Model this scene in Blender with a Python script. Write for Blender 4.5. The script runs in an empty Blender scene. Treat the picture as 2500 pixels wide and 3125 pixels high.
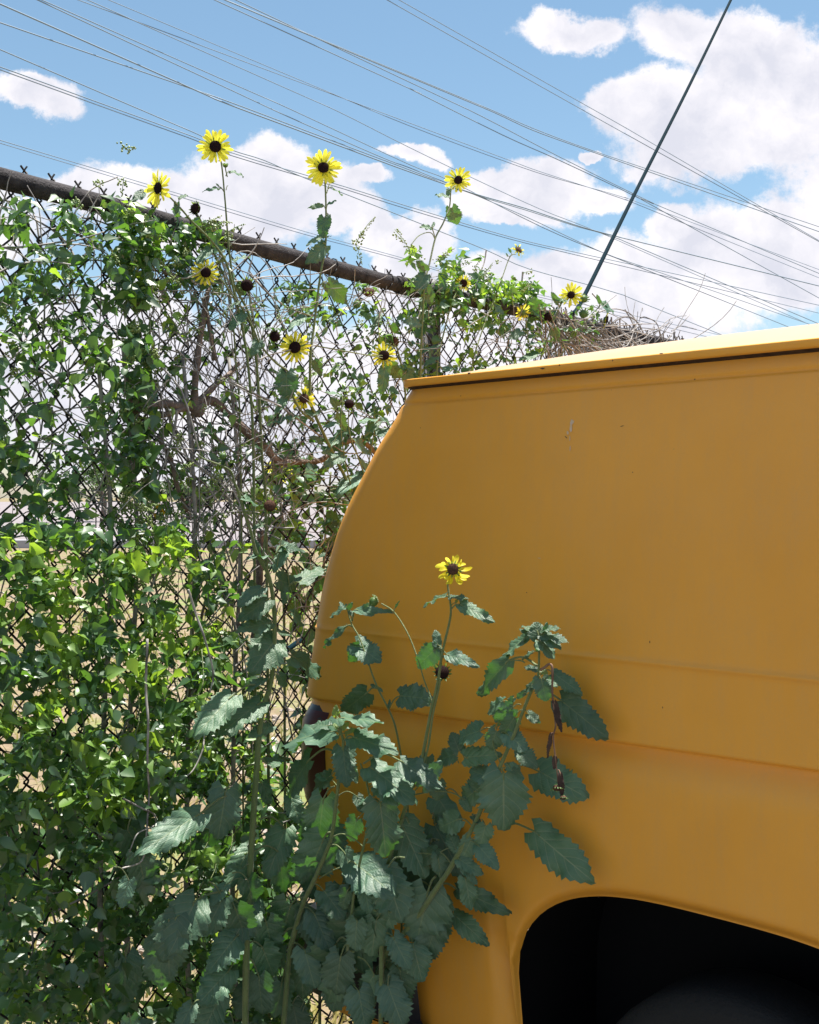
import bpy, math, random
from mathutils import Vector, Matrix, noise
R = math.radians
random.seed(7)
S = bpy.context.scene
COL = S.collection

# ------------------------------------------------------------------ camera
F, HOR, CX, H = 3600.0, 1518.0, 1250.0, 1.55      # photo pixels (2500 wide), eye height in m
cam_d = bpy.data.cameras.new('camera'); cam = bpy.data.objects.new('camera', cam_d); COL.objects.link(cam)
cam.location = (0, 0, H); cam.rotation_euler = (R(90), 0, 0)
cam_d.sensor_fit = 'HORIZONTAL'; cam_d.sensor_width = 36; cam_d.lens = F/2500*36
cam_d.shift_y = -(1562.5-HOR)/2500
cam_d.clip_start = 0.05; cam_d.clip_end = 3000
cam_d.dof.use_dof = False
S.camera = cam

def P(x, y, Z):
    return Vector(((x-CX)/F*Z, Z, H+(HOR-y)/F*Z))

# van side plane and fence plane: 1/Z is linear across the view
KV, VV = 9.725e-5, -2750.0
KF, VF = 1.134e-4, 3940.0
def zv(x): return 1/(KV*(x-VV))
def zf(x): return 1/(KF*(VF-x))
DV = Vector((VV-CX, F, 0)).normalized()            # along the van, towards its rear
NV = Vector((-DV.y, DV.x, 0)); NV = NV if NV.y < 0 else -NV   # outward normal of the near side
DF = Vector((VF-CX, F, 0)).normalized()            # along the fence, receding
NF = Vector((DF.y, -DF.x, 0))                      # fence normal towards the camera

# ------------------------------------------------------------------ light
EL = R(78)
az = Vector((.66, .75, 0)).normalized()
sdir = az*math.cos(EL) + Vector((0, 0, math.sin(EL)))
sd = bpy.data.lights.new('sun', 'SUN'); sd.energy = 5.0; sd.angle = R(0.5); sd.color = (1.0, 0.95, 0.86)
so = bpy.data.objects.new('sun', sd); COL.objects.link(so)
so.rotation_euler = sdir.to_track_quat('Z', 'Y').to_euler()
so.location = (0, 0, 20)

W = bpy.data.worlds.new('World'); S.world = W; W.use_nodes = True
nt = W.node_tree; nt.nodes.clear()
def N(nt, t, **k):
    n = nt.nodes.new(t)
    for a, b in k.items(): setattr(n, a, b)
    return n
def math_(nt, op, a, b=None, clamp=False):
    n = N(nt, 'ShaderNodeMath', operation=op, use_clamp=clamp)
    for i, v in enumerate((a, b)):
        if v is None: continue
        if isinstance(v, (int, float)): n.inputs[i].default_value = v
        else: nt.links.new(v, n.inputs[i])
    return n.outputs[0]
sky = N(nt, 'ShaderNodeTexSky', sky_type='NISHITA', sun_disc=False, sun_elevation=EL,
        sun_rotation=math.atan2(az.x, az.y) % (2*math.pi))
sky.air_density = 1.0; sky.dust_density = 0.6; sky.ozone_density = 1.6
bg1 = N(nt, 'ShaderNodeBackground'); bg1.inputs['Strength'].default_value = 0.068
hs = N(nt, 'ShaderNodeHueSaturation'); hs.inputs['Saturation'].default_value = 1.02; hs.inputs['Value'].default_value = 1.0
hs.inputs['Hue'].default_value = 0.486
nt.links.new(sky.outputs[0], hs.inputs['Color']); nt.links.new(hs.outputs[0], bg1.inputs['Color'])
tc = N(nt, 'ShaderNodeTexCoord')
sep = N(nt, 'ShaderNodeSeparateXYZ'); nt.links.new(tc.outputs['Generated'], sep.inputs[0])
ys = math_(nt, 'MAXIMUM', sep.outputs['Y'], 0.25)
pa = math_(nt, 'DIVIDE', sep.outputs['X'], ys); pb = math_(nt, 'DIVIDE', sep.outputs['Z'], ys)
cmb = N(nt, 'ShaderNodeCombineXYZ'); nt.links.new(pa, cmb.inputs[0]); nt.links.new(pb, cmb.inputs[1])
def noise_(nt, vec, scale, detail=6, rough=0.55, out=0):
    n = N(nt, 'ShaderNodeTexNoise'); n.inputs['Scale'].default_value = scale
    n.inputs['Detail'].default_value = detail; n.inputs['Roughness'].default_value = rough
    if vec is not None: nt.links.new(vec, n.inputs['Vector'])
    return n.outputs[out]
# the drift of the clouds: billows pushed by noise
nz = noise_(nt, cmb.outputs[0], 9.0, 8, 0.62, 1)
vs = N(nt, 'ShaderNodeVectorMath', operation='SUBTRACT'); nt.links.new(nz, vs.inputs[0]); vs.inputs[1].default_value = (0.5, 0.5, 0.5)
vm = N(nt, 'ShaderNodeVectorMath', operation='SCALE'); nt.links.new(vs.outputs[0], vm.inputs[0]); vm.inputs['Scale'].default_value = 0.075
va = N(nt, 'ShaderNodeVectorMath', operation='ADD'); nt.links.new(cmb.outputs[0], va.inputs[0]); nt.links.new(vm.outputs[0], va.inputs[1])
CLOUDS = [(440, 590, 150, 75), (300, 560, 160, 70), (640, 610, 150, 75), (845, 500, 105, 80), (800, 600, 260, 125), (960, 590, 130, 95), (740, 520, 70, 60),
          (1040, 660, 110, 55), (1180, 720, 120, 50), (1120, 560, 60, 26), (1260, 470, 95, 30), (1330, 490, 50, 28),
          (1530, 560, 130, 62), (1700, 560, 150, 78), (1600, 610, 190, 60), (1850, 590, 70, 50), (1430, 600, 70, 32), (1540, 655, 70, 28),
          (2050, 330, 190, 110), (2150, 420, 250, 120), (1930, 300, 110, 60), (2350, 300, 300, 200), (2000, 490, 80, 40), (1810, 448, 26, 16),
          (2040, 665, 62, 55), (2140, 720, 120, 60), (1990, 800, 220, 95), (1780, 850, 260, 80), (2300, 800, 320, 160), (1850, 960, 420, 110),
          (1290, 730, 75, 85), (1480, 830, 110, 62), (1380, 900, 260, 75), (1230, 800, 90, 60), (900, 1250, 520, 210), (420, 1000, 140, 120),
          (700, 1120, 260, 90), (1300, 1150, 500, 150), (560, 740, 120, 25), (250, 1150, 300, 200), (1900, 1250, 600, 220), (520, 1350, 400, 130),
          (1750, 90, 160, 60), (2200, 100, 260, 90), (100, 300, 120, 60), (-300, 700, 400, 200), (2900, 700, 500, 300)]
den = None
for (cx, cy, rx, ry) in CLOUDS:
    a0, b0 = (cx-CX)/F, (HOR-cy)/F
    s1 = N(nt, 'ShaderNodeVectorMath', operation='SUBTRACT'); nt.links.new(va.outputs[0], s1.inputs[0]); s1.inputs[1].default_value = (a0, b0, 0)
    s2 = N(nt, 'ShaderNodeVectorMath', operation='MULTIPLY'); nt.links.new(s1.outputs[0], s2.inputs[0]); s2.inputs[1].default_value = (F/rx/1.09, F/ry/1.07, 0)
    s3 = N(nt, 'ShaderNodeVectorMath', operation='LENGTH'); nt.links.new(s2.outputs[0], s3.inputs[0])
    v = math_(nt, 'SUBTRACT', 1.35, s3.outputs['Value'])
    if den is None: den = v
    else:
        m = N(nt, 'ShaderNodeMath', operation='SMOOTH_MAX'); nt.links.new(den, m.inputs[0]); nt.links.new(v, m.inputs[1]); m.inputs[2].default_value = 0.18
        den = m.outputs[0]
nd = noise_(nt, cmb.outputs[0], 22, 12, 0.72)
den = math_(nt, 'ADD', den, math_(nt, 'MULTIPLY', math_(nt, 'SUBTRACT', nd, 0.5), 1.25))
front = N(nt, 'ShaderNodeMapRange', interpolation_type='SMOOTHSTEP'); nt.links.new(den, front.inputs[0])
front.inputs[1].default_value = 0.14; front.inputs[2].default_value = 0.50
nb = noise_(nt, tc.outputs['Generated'], 2.6, 9, 0.6)
back = N(nt, 'ShaderNodeMapRange', interpolation_type='SMOOTHSTEP'); nt.links.new(nb, back.inputs[0])
back.inputs[1].default_value = 0.52; back.inputs[2].default_value = 0.64
sel = N(nt, 'ShaderNodeMapRange', interpolation_type='SMOOTHSTEP'); nt.links.new(sep.outputs['Y'], sel.inputs[0])
sel.inputs[1].default_value = 0.45; sel.inputs[2].default_value = 0.75
mk = N(nt, 'ShaderNodeMix', data_type='FLOAT'); nt.links.new(sel.outputs[0], mk.inputs[0])
nt.links.new(back.outputs[0], mk.inputs[2]); nt.links.new(front.outputs[0], mk.inputs[3])
# cloud tone: bright tops, lavender bellies (the cloud's own thickness)
nc = noise_(nt, va.outputs[0], 15, 7, 0.55)
cr = N(nt, 'ShaderNodeValToRGB'); nt.links.new(math_(nt, 'ADD', math_(nt, 'MULTIPLY', den, 0.10), nc), cr.inputs[0])
cr.color_ramp.elements[0].position = 0.42; cr.color_ramp.elements[0].color = (1.0, 0.97, 1.0, 1)
cr.color_ramp.elements[1].position = 0.72; cr.color_ramp.elements[1].color = (0.70, 0.71, 0.80, 1)
bg2 = N(nt, 'ShaderNodeBackground'); nt.links.new(cr.outputs[0], bg2.inputs['Color']); bg2.inputs['Strength'].default_value = 0.48
mx = N(nt, 'ShaderNodeMixShader'); nt.links.new(mk.outputs[0], mx.inputs[0]); nt.links.new(bg1.outputs[0], mx.inputs[1]); nt.links.new(bg2.outputs[0], mx.inputs[2])
wo = N(nt, 'ShaderNodeOutputWorld'); nt.links.new(mx.outputs[0], wo.inputs[0])
S.view_settings.view_transform = 'Standard'; S.view_settings.look = 'None'
S.view_settings.exposure = 1.2; S.view_settings.gamma = 1.0
S.cycles.max_bounces = 8; S.cycles.transparent_max_bounces = 12
S.cycles.use_denoising = True

# ------------------------------------------------------------------ materials
def mat(name, col, rough=0.6, spec=0.5, metal=0.0, var=None, vscale=20.0, bump=0.0, bscale=80.0, trans=0.0, tcol=None, coat=0.0,
        vein=False, coords='Object', sheen=0.0, detail=5, split=None):
    m = bpy.data.materials.new(name); m.use_nodes = True
    t = m.node_tree; b = t.nodes['Principled BSDF']; out = t.nodes['Material Output']
    c = N(t, 'ShaderNodeTexCoord')
    vec = c.outputs['Object']
    if coords == 'World':
        g = N(t, 'ShaderNodeNewGeometry'); vec = g.outputs['Position']
    b.inputs['Roughness'].default_value = rough; b.inputs['Metallic'].default_value = metal
    b.inputs['Specular IOR Level'].default_value = spec
    b.inputs['Coat Weight'].default_value = coat; b.inputs['Coat Roughness'].default_value = 0.25
    b.inputs['Sheen Weight'].default_value = sheen; b.inputs['Sheen Roughness'].default_value = 0.4
    colout = None
    if var is not None:
        n = noise_(t, vec, vscale, detail, 0.6)
        r = N(t, 'ShaderNodeValToRGB'); t.links.new(n, r.inputs[0])
        r.color_ramp.elements[0].position = 0.32; r.color_ramp.elements[1].position = 0.68
        r.color_ramp.elements[0].color = (*col, 1); r.color_ramp.elements[1].color = (*var, 1)
        colout = r.outputs[0]
    if vein:
        uv = N(t, 'ShaderNodeUVMap'); sp = N(t, 'ShaderNodeSeparateXYZ'); t.links.new(uv.outputs[0], sp.inputs[0])
        au = math_(t, 'ABSOLUTE', sp.outputs[0])
        mid = math_(t, 'LESS_THAN', au, 0.035)
        sv = math_(t, 'PINGPONG', math_(t, 'SUBTRACT', sp.outputs[1], math_(t, 'MULTIPLY', au, 0.32)), 0.085)
        side = math_(t, 'MULTIPLY', math_(t, 'LESS_THAN', sv, 0.007), 0.6)
        vv = math_(t, 'MAXIMUM', mid, side)
        mixc = N(t, 'ShaderNodeMix', data_type='RGBA'); t.links.new(math_(t, 'MULTIPLY', vv, 0.55), mixc.inputs[0])
        if colout is not None: t.links.new(colout, mixc.inputs[6])
        else: mixc.inputs[6].default_value = (*col, 1)
        mixc.inputs[7].default_value = (0.20, 0.26, 0.13, 1)
        colout = mixc.outputs[2]
        bm_ = N(t, 'ShaderNodeBump'); bm_.inputs['Strength'].default_value = 0.45; bm_.inputs['Distance'].default_value = 0.004
        hgt = math_(t, 'ADD', math_(t, 'MULTIPLY', math_(t, 'MINIMUM', sv, 0.05), 9.0), noise_(t, uv.outputs[0], 16, 3))
        t.links.new(hgt, bm_.inputs['Height']); t.links.new(bm_.outputs[0], b.inputs['Normal'])
    if vein:
        oi = N(t, 'ShaderNodeObjectInfo'); hv = N(t, 'ShaderNodeHueSaturation'); t.links.new(colout, hv.inputs['Color'])
        t.links.new(math_(t, 'ADD', math_(t, 'MULTIPLY', oi.outputs['Random'], 0.55), 0.72), hv.inputs['Value'])
        t.links.new(math_(t, 'ADD', math_(t, 'MULTIPLY', math_(t, 'FRACT', math_(t, 'MULTIPLY', oi.outputs['Random'], 37.0)), -0.045), 0.505), hv.inputs['Hue'])
        colout = hv.outputs[0]
    if colout is not None: t.links.new(colout, b.inputs['Base Color'])
    else: b.inputs['Base Color'].default_value = (*col, 1)
    if bump and not vein:
        bm_ = N(t, 'ShaderNodeBump'); bm_.inputs['Strength'].default_value = bump; bm_.inputs['Distance'].default_value = 0.01
        t.links.new(noise_(t, vec, bscale, 5), bm_.inputs['Height']); t.links.new(bm_.outputs[0], b.inputs['Normal'])
    if trans:
        tr = N(t, 'ShaderNodeBsdfTranslucent'); tr.inputs[0].default_value = (*(tcol or col), 1)
        ms = N(t, 'ShaderNodeMixShader'); ms.inputs[0].default_value = trans
        t.links.new(b.outputs[0], ms.inputs[1]); t.links.new(tr.outputs[0], ms.inputs[2]); t.links.new(ms.outputs[0], out.inputs[0])
    return m

M = {}
M['leaf'] = mat('sunflower_leaf_skin', (0.044, 0.108, 0.068), 0.46, 0.60, var=(0.096, 0.176, 0.116), vscale=14, trans=0.15, tcol=(0.14, 0.42, 0.03), vein=True)
M['leaf_young'] = mat('young_leaf_skin', (0.12, 0.22, 0.07), 0.4, 0.9, var=(0.17, 0.28, 0.08), vscale=25, trans=0.4, tcol=(0.42, 0.62, 0.05), vein=True, sheen=0.3)
M['leaf_dry'] = mat('withered_leaf_skin', (0.035, 0.025, 0.022), 0.85, 0.15, var=(0.085, 0.055, 0.045), vscale=60, trans=0.1, vein=False)
M['stem'] = mat('stem_skin', (0.13, 0.19, 0.06), 0.55, 0.5, var=(0.20, 0.24, 0.085), vscale=60, bump=0.5, bscale=400, trans=0.12, tcol=(0.3, 0.4, 0.1), sheen=0.3)
M['stem_dry'] = mat('dry_stem_skin', (0.13, 0.07, 0.05), 0.8, 0.2, var=(0.24, 0.15, 0.10), vscale=60)
M['petal'] = mat('petal_skin', (0.92, 0.84, 0.06), 0.5, 0.35, var=(0.92, 0.78, 0.03), vscale=30, trans=0.58, tcol=(1.0, 0.95, 0.10))
M['petal_old'] = mat('old_petal_skin', (0.62, 0.36, 0.02), 0.6, 0.3, var=(0.75, 0.55, 0.03), vscale=40, trans=0.45, tcol=(0.85, 0.6, 0.03))
M['disc'] = mat('disc_florets', (0.012, 0.007, 0.009), 0.9, 0.1, var=(0.030, 0.014, 0.012), vscale=260)
M['disc_brown'] = mat('brown_florets', (0.045, 0.022, 0.017), 0.85, 0.2, var=(0.13, 0.065, 0.04), vscale=260)
M['sepal'] = mat('sepal_skin', (0.09, 0.17, 0.05), 0.5, 0.5, trans=0.3, tcol=(0.35, 0.5, 0.08))
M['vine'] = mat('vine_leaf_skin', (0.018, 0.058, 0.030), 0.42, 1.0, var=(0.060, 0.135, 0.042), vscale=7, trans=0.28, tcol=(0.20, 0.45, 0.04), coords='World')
M['vine_bright'] = mat('bright_vine_leaf_skin', (0.10, 0.21, 0.03), 0.42, 0.8, var=(0.17, 0.30, 0.05), vscale=9, trans=0.4, tcol=(0.45, 0.70, 0.05), coords='World')  # brighter vine leaf copy; its share per region paints in sunlit leaves
M['berry'] = mat('berry_skin', (0.10, 0.18, 0.05), 0.35, 0.6, var=(0.30, 0.36, 0.10), vscale=30, coords='World')
M['twig'] = mat('twig_bark', (0.085, 0.075, 0.075), 0.7, 0.4, var=(0.48, 0.45, 0.43), vscale=25, coords='World')
M['bark'] = mat('branch_bark', (0.12, 0.09, 0.075), 0.85, 0.25, var=(0.27, 0.21, 0.18), vscale=45, bump=0.8, bscale=120)
M['wire'] = mat('weathered_wire', (0.014, 0.014, 0.018), 0.6, 0.3, var=(0.035, 0.030, 0.030), vscale=40)
M['rail'] = mat('rusted_rail', (0.018, 0.016, 0.019), 0.8, 0.2, var=(0.065, 0.058, 0.062), vscale=38, bump=0.5, bscale=200, detail=9)
M['post'] = mat('weathered_post', (0.09, 0.085, 0.095), 0.6, 0.4, var=(0.16, 0.15, 0.16), vscale=30)
M['van'] = mat('yellow_paint', (0.76, 0.332, 0.032), 0.46, 0.4, var=(0.83, 0.375, 0.044), vscale=2.2, coat=0.22, bump=0.025, bscale=60, detail=10)
t = M['van'].node_tree; b = t.nodes['Principled BSDF']; src = b.inputs['Base Color'].links[0].from_socket
gg = N(t, 'ShaderNodeTexCoord'); mp = N(t, 'ShaderNodeMapping'); mp.inputs['Scale'].default_value = (9, 9, 1.6); t.links.new(gg.outputs['Object'], mp.inputs[0])
d1 = noise_(t, mp.outputs[0], 3.0, 12, 0.75); d2 = noise_(t, gg.outputs['Object'], 260, 3, 0.6)
mr = N(t, 'ShaderNodeMapRange'); t.links.new(math_(t, 'MULTIPLY', d1, math_(t, 'ADD', d2, 0.5)), mr.inputs[0]); mr.inputs[1].default_value = 0.42; mr.inputs[2].default_value = 0.75; mr.inputs[4].default_value = 0.17
mc = N(t, 'ShaderNodeMix', data_type='RGBA'); t.links.new(mr.outputs[0], mc.inputs[0]); t.links.new(src, mc.inputs[6]); mc.inputs[7].default_value = (0.50, 0.33, 0.17, 1)   # road dust
t.links.new(mc.outputs[2], b.inputs['Base Color'])
M['roof'] = mat('sky_sheen_paint', (0.47, 0.305, 0.155), 0.5, 0.5, var=(0.53, 0.35, 0.19), vscale=3.0, coat=0.5)  # paler than the side paint: roof's sun glare and sky sheen painted in
M['seal'] = mat('gutter_grime', (0.022, 0.015, 0.015), 0.9, 0.2, var=(0.08, 0.05, 0.04), vscale=90)
M['dark'] = mat('black_underside', (0.006, 0.006, 0.007), 0.8, 0.15)
M['rubber'] = mat('tyre_rubber', (0.016, 0.016, 0.017), 0.8, 0.3, bump=0.3, bscale=150)
M['rim'] = mat('wheel_steel', (0.30, 0.30, 0.31), 0.45, 0.5, metal=0.7, var=(0.2, 0.18, 0.17), vscale=30)
M['lens'] = mat('red_lens', (0.07, 0.004, 0.006), 0.35, 0.5, coat=0.2)
M['bezel'] = mat('black_trim', (0.014, 0.014, 0.020), 0.3, 0.6)
M['chip'] = mat('bare_primer', (0.07, 0.05, 0.045), 0.8, 0.2)
M['drop'] = mat('dried_dropping', (0.62, 0.52, 0.46), 0.9, 0.2, var=(0.7, 0.46, 0.22), vscale=160)
M['cable'] = mat('line_metal', (0.18, 0.24, 0.31), 0.6, 0.4)
M['guy'] = mat('guy_metal', (0.004, 0.016, 0.024), 0.9, 0.05)
M['road'] = mat('pale_pavement', (0.19, 0.17, 0.178), 0.9, 0.2, var=(0.23, 0.205, 0.21), vscale=0.4, coords='World')
M['dim_ground'] = mat('dim_bounce_ground', (0.10, 0.092, 0.085), 0.9, 0.2, var=(0.17, 0.155, 0.135), vscale=14, bump=.6, bscale=120, coords='World', detail=10)
M['rubble'] = mat('pale_stone', (0.26, 0.22, 0.19), 0.9, 0.2, var=(0.40, 0.34, 0.30), vscale=9, coords='World')
M['kerb'] = mat('kerb_concrete', (0.36, 0.36, 0.40), 0.85, 0.2, var=(0.30, 0.30, 0.33), vscale=1.0, coords='World')
M['grass'] = mat('dry_blades', (0.34, 0.27, 0.12), 0.8, 0.2, var=(0.20, 0.25, 0.08), vscale=2.5, trans=0.3, tcol=(0.5, 0.45, 0.15), coords='World')
M['tree'] = mat('far_crown', (0.045, 0.085, 0.040), 0.8, 0.2, var=(0.085, 0.13, 0.055), vscale=0.12, trans=0.2, tcol=(0.15, 0.25, 0.05), coords='World')
M['wing'] = mat('butterfly_wing', (0.90, 0.50, 0.02), 0.6, 0.2, trans=0.5, tcol=(1.0, 0.6, 0.03))
M['wing_black'] = mat('butterfly_black', (0.012, 0.010, 0.010), 0.7, 0.2)
# ground: dry grass, straw and pale soil
g = mat('dry_ground', (0.155, 0.116, 0.075), 0.95, 0.1, var=(0.26, 0.205, 0.14), vscale=6, bump=0.9, bscale=30, coords='World', detail=10)
M['ground'] = g
t = g.node_tree; b = t.nodes['Principled BSDF']; src = b.inputs['Base Color'].links[0].from_socket
gg = N(t, 'ShaderNodeNewGeometry'); n2 = noise_(t, gg.outputs['Position'], 1.1, 8, 0.7)
mr = N(t, 'ShaderNodeMapRange'); t.links.new(n2, mr.inputs[0]); mr.inputs[1].default_value = 0.50; mr.inputs[2].default_value = 0.64
mc = N(t, 'ShaderNodeMix', data_type='RGBA'); t.links.new(mr.outputs[0], mc.inputs[0]); t.links.new(src, mc.inputs[6]); mc.inputs[7].default_value = (0.16, 0.20, 0.07, 1)
t.links.new(mc.outputs[2], b.inputs['Base Color'])

# ------------------------------------------------------------------ mesh helpers
class MB:
    def __init__(s): s.v = []; s.f = []; s.m = []; s.uv = []; s.mats = []
    def mi(s, m):
        if m not in s.mats: s.mats.append(m)
        return s.mats.index(m)
    def add(s, vs, fs, m, uvs=None):
        o = len(s.v); k = s.mi(m); s.v.extend(vs)
        s.uv.extend(uvs if uvs else [(0.5, 0.5)]*len(vs))
        for f in fs: s.f.append([i+o for i in f]); s.m.append(k)
    def build(s, name, parent=None, origin=None, smooth=True):
        me = bpy.data.meshes.new(name)
        o3 = Vector(origin) if origin is not None else (Vector(parent.location) if parent is not None and parent.type == 'EMPTY' else Vector((0, 0, 0)))
        me.from_pydata([tuple(Vector(v)-o3) for v in s.v], [], s.f)
        for m in s.mats: me.materials.append(M[m])
        me.polygons.foreach_set('material_index', s.m)
        me.polygons.foreach_set('use_smooth', [smooth]*len(s.f))
        uvl = me.uv_layers.new(name='UVMap')
        idx = [0]*len(me.loops); me.loops.foreach_get('vertex_index', idx)
        flat = []
        for i in idx: flat.extend(s.uv[i])
        uvl.data.foreach_set('uv', flat)
        me.update()
        ob = bpy.data.objects.new(name, me); COL.objects.link(ob)
        if parent is not None:
            ob.parent = parent
            base = world_loc(parent)
            ob.location = o3 - base
        else: ob.location = o3
        return ob
def world_loc(o):
    l = Vector(o.location)
    while o.parent is not None: o = o.parent; l += Vector(o.location)
    return l
def smoothpath(pts, n=5):
    if len(pts) < 3: return list(pts)
    out = []; q = [pts[0]*2-pts[1]]+list(pts)+[pts[-1]*2-pts[-2]]
    for i in range(1, len(q)-2):
        for j in range(n):
            t = j/n; a, b_, c, d = q[i-1], q[i], q[i+1], q[i+2]
            out.append(0.5*((2*b_)+(c-a)*t+(2*a-5*b_+4*c-d)*t*t+(3*b_-a-3*c+d)*t*t*t))
    out.append(pts[-1]); return out
def tube(mb, pts, r0, r1, m, sides=6, rough=0.0, cap=True):
    n = len(pts)
    if n < 2: return
    vs = []; fs = []; up = Vector((0.3, 0.1, 1))
    for i, p in enumerate(pts):
        d = (pts[min(i+1, n-1)]-pts[max(i-1, 0)])
        d = d.normalized() if d.length > 1e-9 else Vector((0, 0, 1))
        a = d.cross(up)
        if a.length < 1e-3: a = d.cross(Vector((1, 0, 0)))
        a.normalize(); b_ = d.cross(a)
        r = r0+(r1-r0)*i/(n-1)
        if rough: r *= 1+rough*noise.noise(p*40)
        for k in range(sides):
            w = 2*math.pi*k/sides
            vs.append(p+(a*math.cos(w)+b_*math.sin(w))*r)
    for i in range(n-1):
        for k in range(sides):
            fs.append([i*sides+k, i*sides+(k+1) % sides, (i+1)*sides+(k+1) % sides, (i+1)*sides+k])
    if cap: fs.append(list(range(sides))[::-1]); fs.append([(n-1)*sides+k for k in range(sides)])
    mb.add(vs, fs, m)
def ball(mb, c, r, m, seg=6, rings=4, flat=1.0, axis=None, jit=0.0):
    vs = []; fs = []
    ax = (axis or Vector((0, 0, 1))).normalized(); a = ax.orthogonal().normalized(); b_ = ax.cross(a)
    vs.append(c+ax*r*flat)
    for i in range(1, rings):
        ph = math.pi*i/rings
        for k in range(seg):
            w = 2*math.pi*k/seg; j = 1+random.uniform(-jit, jit)
            vs.append(c+(ax*math.cos(ph)*flat+(a*math.cos(w)+b_*math.sin(w))*math.sin(ph))*r*j)
    vs.append(c-ax*r*flat); e = len(vs)-1
    for k in range(seg):
        fs.append([0, 1+k, 1+(k+1) % seg]); fs.append([e, e-1-k, e-1-(k+1) % seg])
    for i in range(rings-2):
        for k in range(seg):
            fs.append([1+i*seg+k, 1+(i+1)*seg+k, 1+(i+1)*seg+(k+1) % seg, 1+i*seg+(k+1) % seg])
    mb.add(vs, fs, m)
def box(mb, o, ax, ay, az_, m):
    vs = [o+ax*i+ay*j+az_*k for k in (0, 1) for j in (0, 1) for i in (0, 1)]
    mb.add(vs, [[0, 2, 3, 1], [4, 5, 7, 6], [0, 1, 5, 4], [2, 6, 7, 3], [0, 4, 6, 2], [1, 3, 7, 5]], m)
def thing(name, loc, label, cat, group=None):
    o = bpy.data.objects.new(name, None); COL.objects.link(o); o.location = loc; o.empty_display_size = 0.05
    return tag(o, label, cat, group)
def tag(o, label=None, cat=None, group=None, kind=None):
    if label: o['label'] = label
    if cat: o['category'] = cat
    if group: o['group'] = group
    if kind: o['kind'] = kind
    return o

# ------------------------------------------------------------------ ground, road, far trees
mb = MB(); mb.add([Vector(v) for v in ((-1500, -60, 0), (1500, -60, 0), (1500, 2500, 0), (-1500, 2500, 0))], [[0, 1, 2, 3]], 'ground')
tag(mb.build('ground'), 'dry straw coloured ground behind and under the fence', None, None, 'structure')
# unseen dark ground sheet on the near side, added to cut bounce light
fb = Vector(((374-CX)/F*zf(374), zf(374), 0.004)); fd = DF; fn = Vector((DF.y, -DF.x, 0))
mb = MB(); mb.add([fb-fd*9+fn*.25, fb+fd*14+fn*.25, fb+fd*14+fn*16, fb-fd*9+fn*16], [[3, 2, 1, 0]], 'dim_ground')
tag(mb.build('bounce_cut_ground'), 'unseen dark ground added on the near side of the fence to cut bounce light', None, None, 'structure')
mb = MB(); mb.add([Vector(v) for v in ((-600, 38, 0.004), (600, 38, 0.004), (600, 420, 0.004), (-600, 420, 0.004))], [[0, 1, 2, 3]], 'road')
tag(mb.build('road'), 'wide pale pavement beyond the grass', None, None, 'structure')
mb = MB()
box(mb, Vector((-60, 36.0, 0)), Vector((120, 0, 0)), Vector((0, 0.5, 0)), Vector((0, 0, 0.24)), 'kerb')
tag(mb.build('concrete_kerb', smooth=False), 'long low concrete kerb along the near edge of the pavement', 'kerb')
def leafquad(mb, c, s, nrm, m):
    a = nrm.orthogonal().normalized(); a.rotate(Matrix.Rotation(random.uniform(0, 6.28), 3, nrm)); b_ = nrm.cross(a)
    mb.add([c-a*s, c+b_*s*0.5, c+a*s, c-b_*s*0.5], [[0, 1, 2, 3]], m)
def rnd_dir(up=0.0):
    v = Vector((random.gauss(0, 1), random.gauss(0, 1), random.gauss(0, 1)+up))
    return v.normalized()
mb = MB()
for i in range(150):
    X = -90+i*1.5+random.uniform(-1, 1); Y = 430+random.uniform(-15, 15); hh = random.uniform(2.2, 4.2)*(2.4 if X < -70 and X > -88 else 1)
    for k in range(46):
        d = rnd_dir(0.2); rr = random.uniform(0.3, 1)
        leafquad(mb, Vector((X+d.x*1.8*rr, Y+d.y*2*rr, hh*0.5+d.z*hh*0.5*rr)), random.uniform(0.35, 0.8), rnd_dir(0.5), 'tree')
tag(mb.build('far_trees'), 'low line of far green trees on the horizon', None, None, 'stuff')
# trees on the left, nearer
def far_tree(X, Y, h, w, label):
    root = thing('broadleaf_tree', (X, Y, 0), label, 'tree', 'trees seen through the fence')
    mb = MB(); tube(mb, [Vector((X, Y, 0)), Vector((X+.1, Y, h*.3)), Vector((X-.1, Y, h*.6))], 0.22, 0.08, 'bark', 7)
    for k in range(5):
        d = rnd_dir(1); d.z = abs(d.z); tube(mb, [Vector((X, Y, h*.35)), Vector((X, Y, h*.35))+d*h*.4], 0.08, 0.02, 'bark', 5)
    mb.build('trunk', root)
    mb = MB()
    cl = [(Vector((X, Y, h*.6))+Vector((random.gauss(0, w*.33), random.gauss(0, w*.33), random.uniform(-.32, .34)*h)), random.uniform(.14, .26)*h) for _ in range(13)]
    for c, r in cl:
        for k in range(110):
            d = rnd_dir(); leafquad(mb, c+d*r*random.uniform(.4, 1), random.uniform(.10, .24), rnd_dir(.6), 'tree')
    mb.build('crown', root)
far_tree(-19.5, 75, 4.2, 4.5, 'round green tree far beyond the fence, the larger of two left of the branch fork')
far_tree(-15.4, 82, 2.8, 3.4, 'smaller far green tree just behind the dark vine at the left')
far_tree(-5.6, 120, 2.6, 3.6, 'low rounded green tree on the horizon just left of the van corner')

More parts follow.
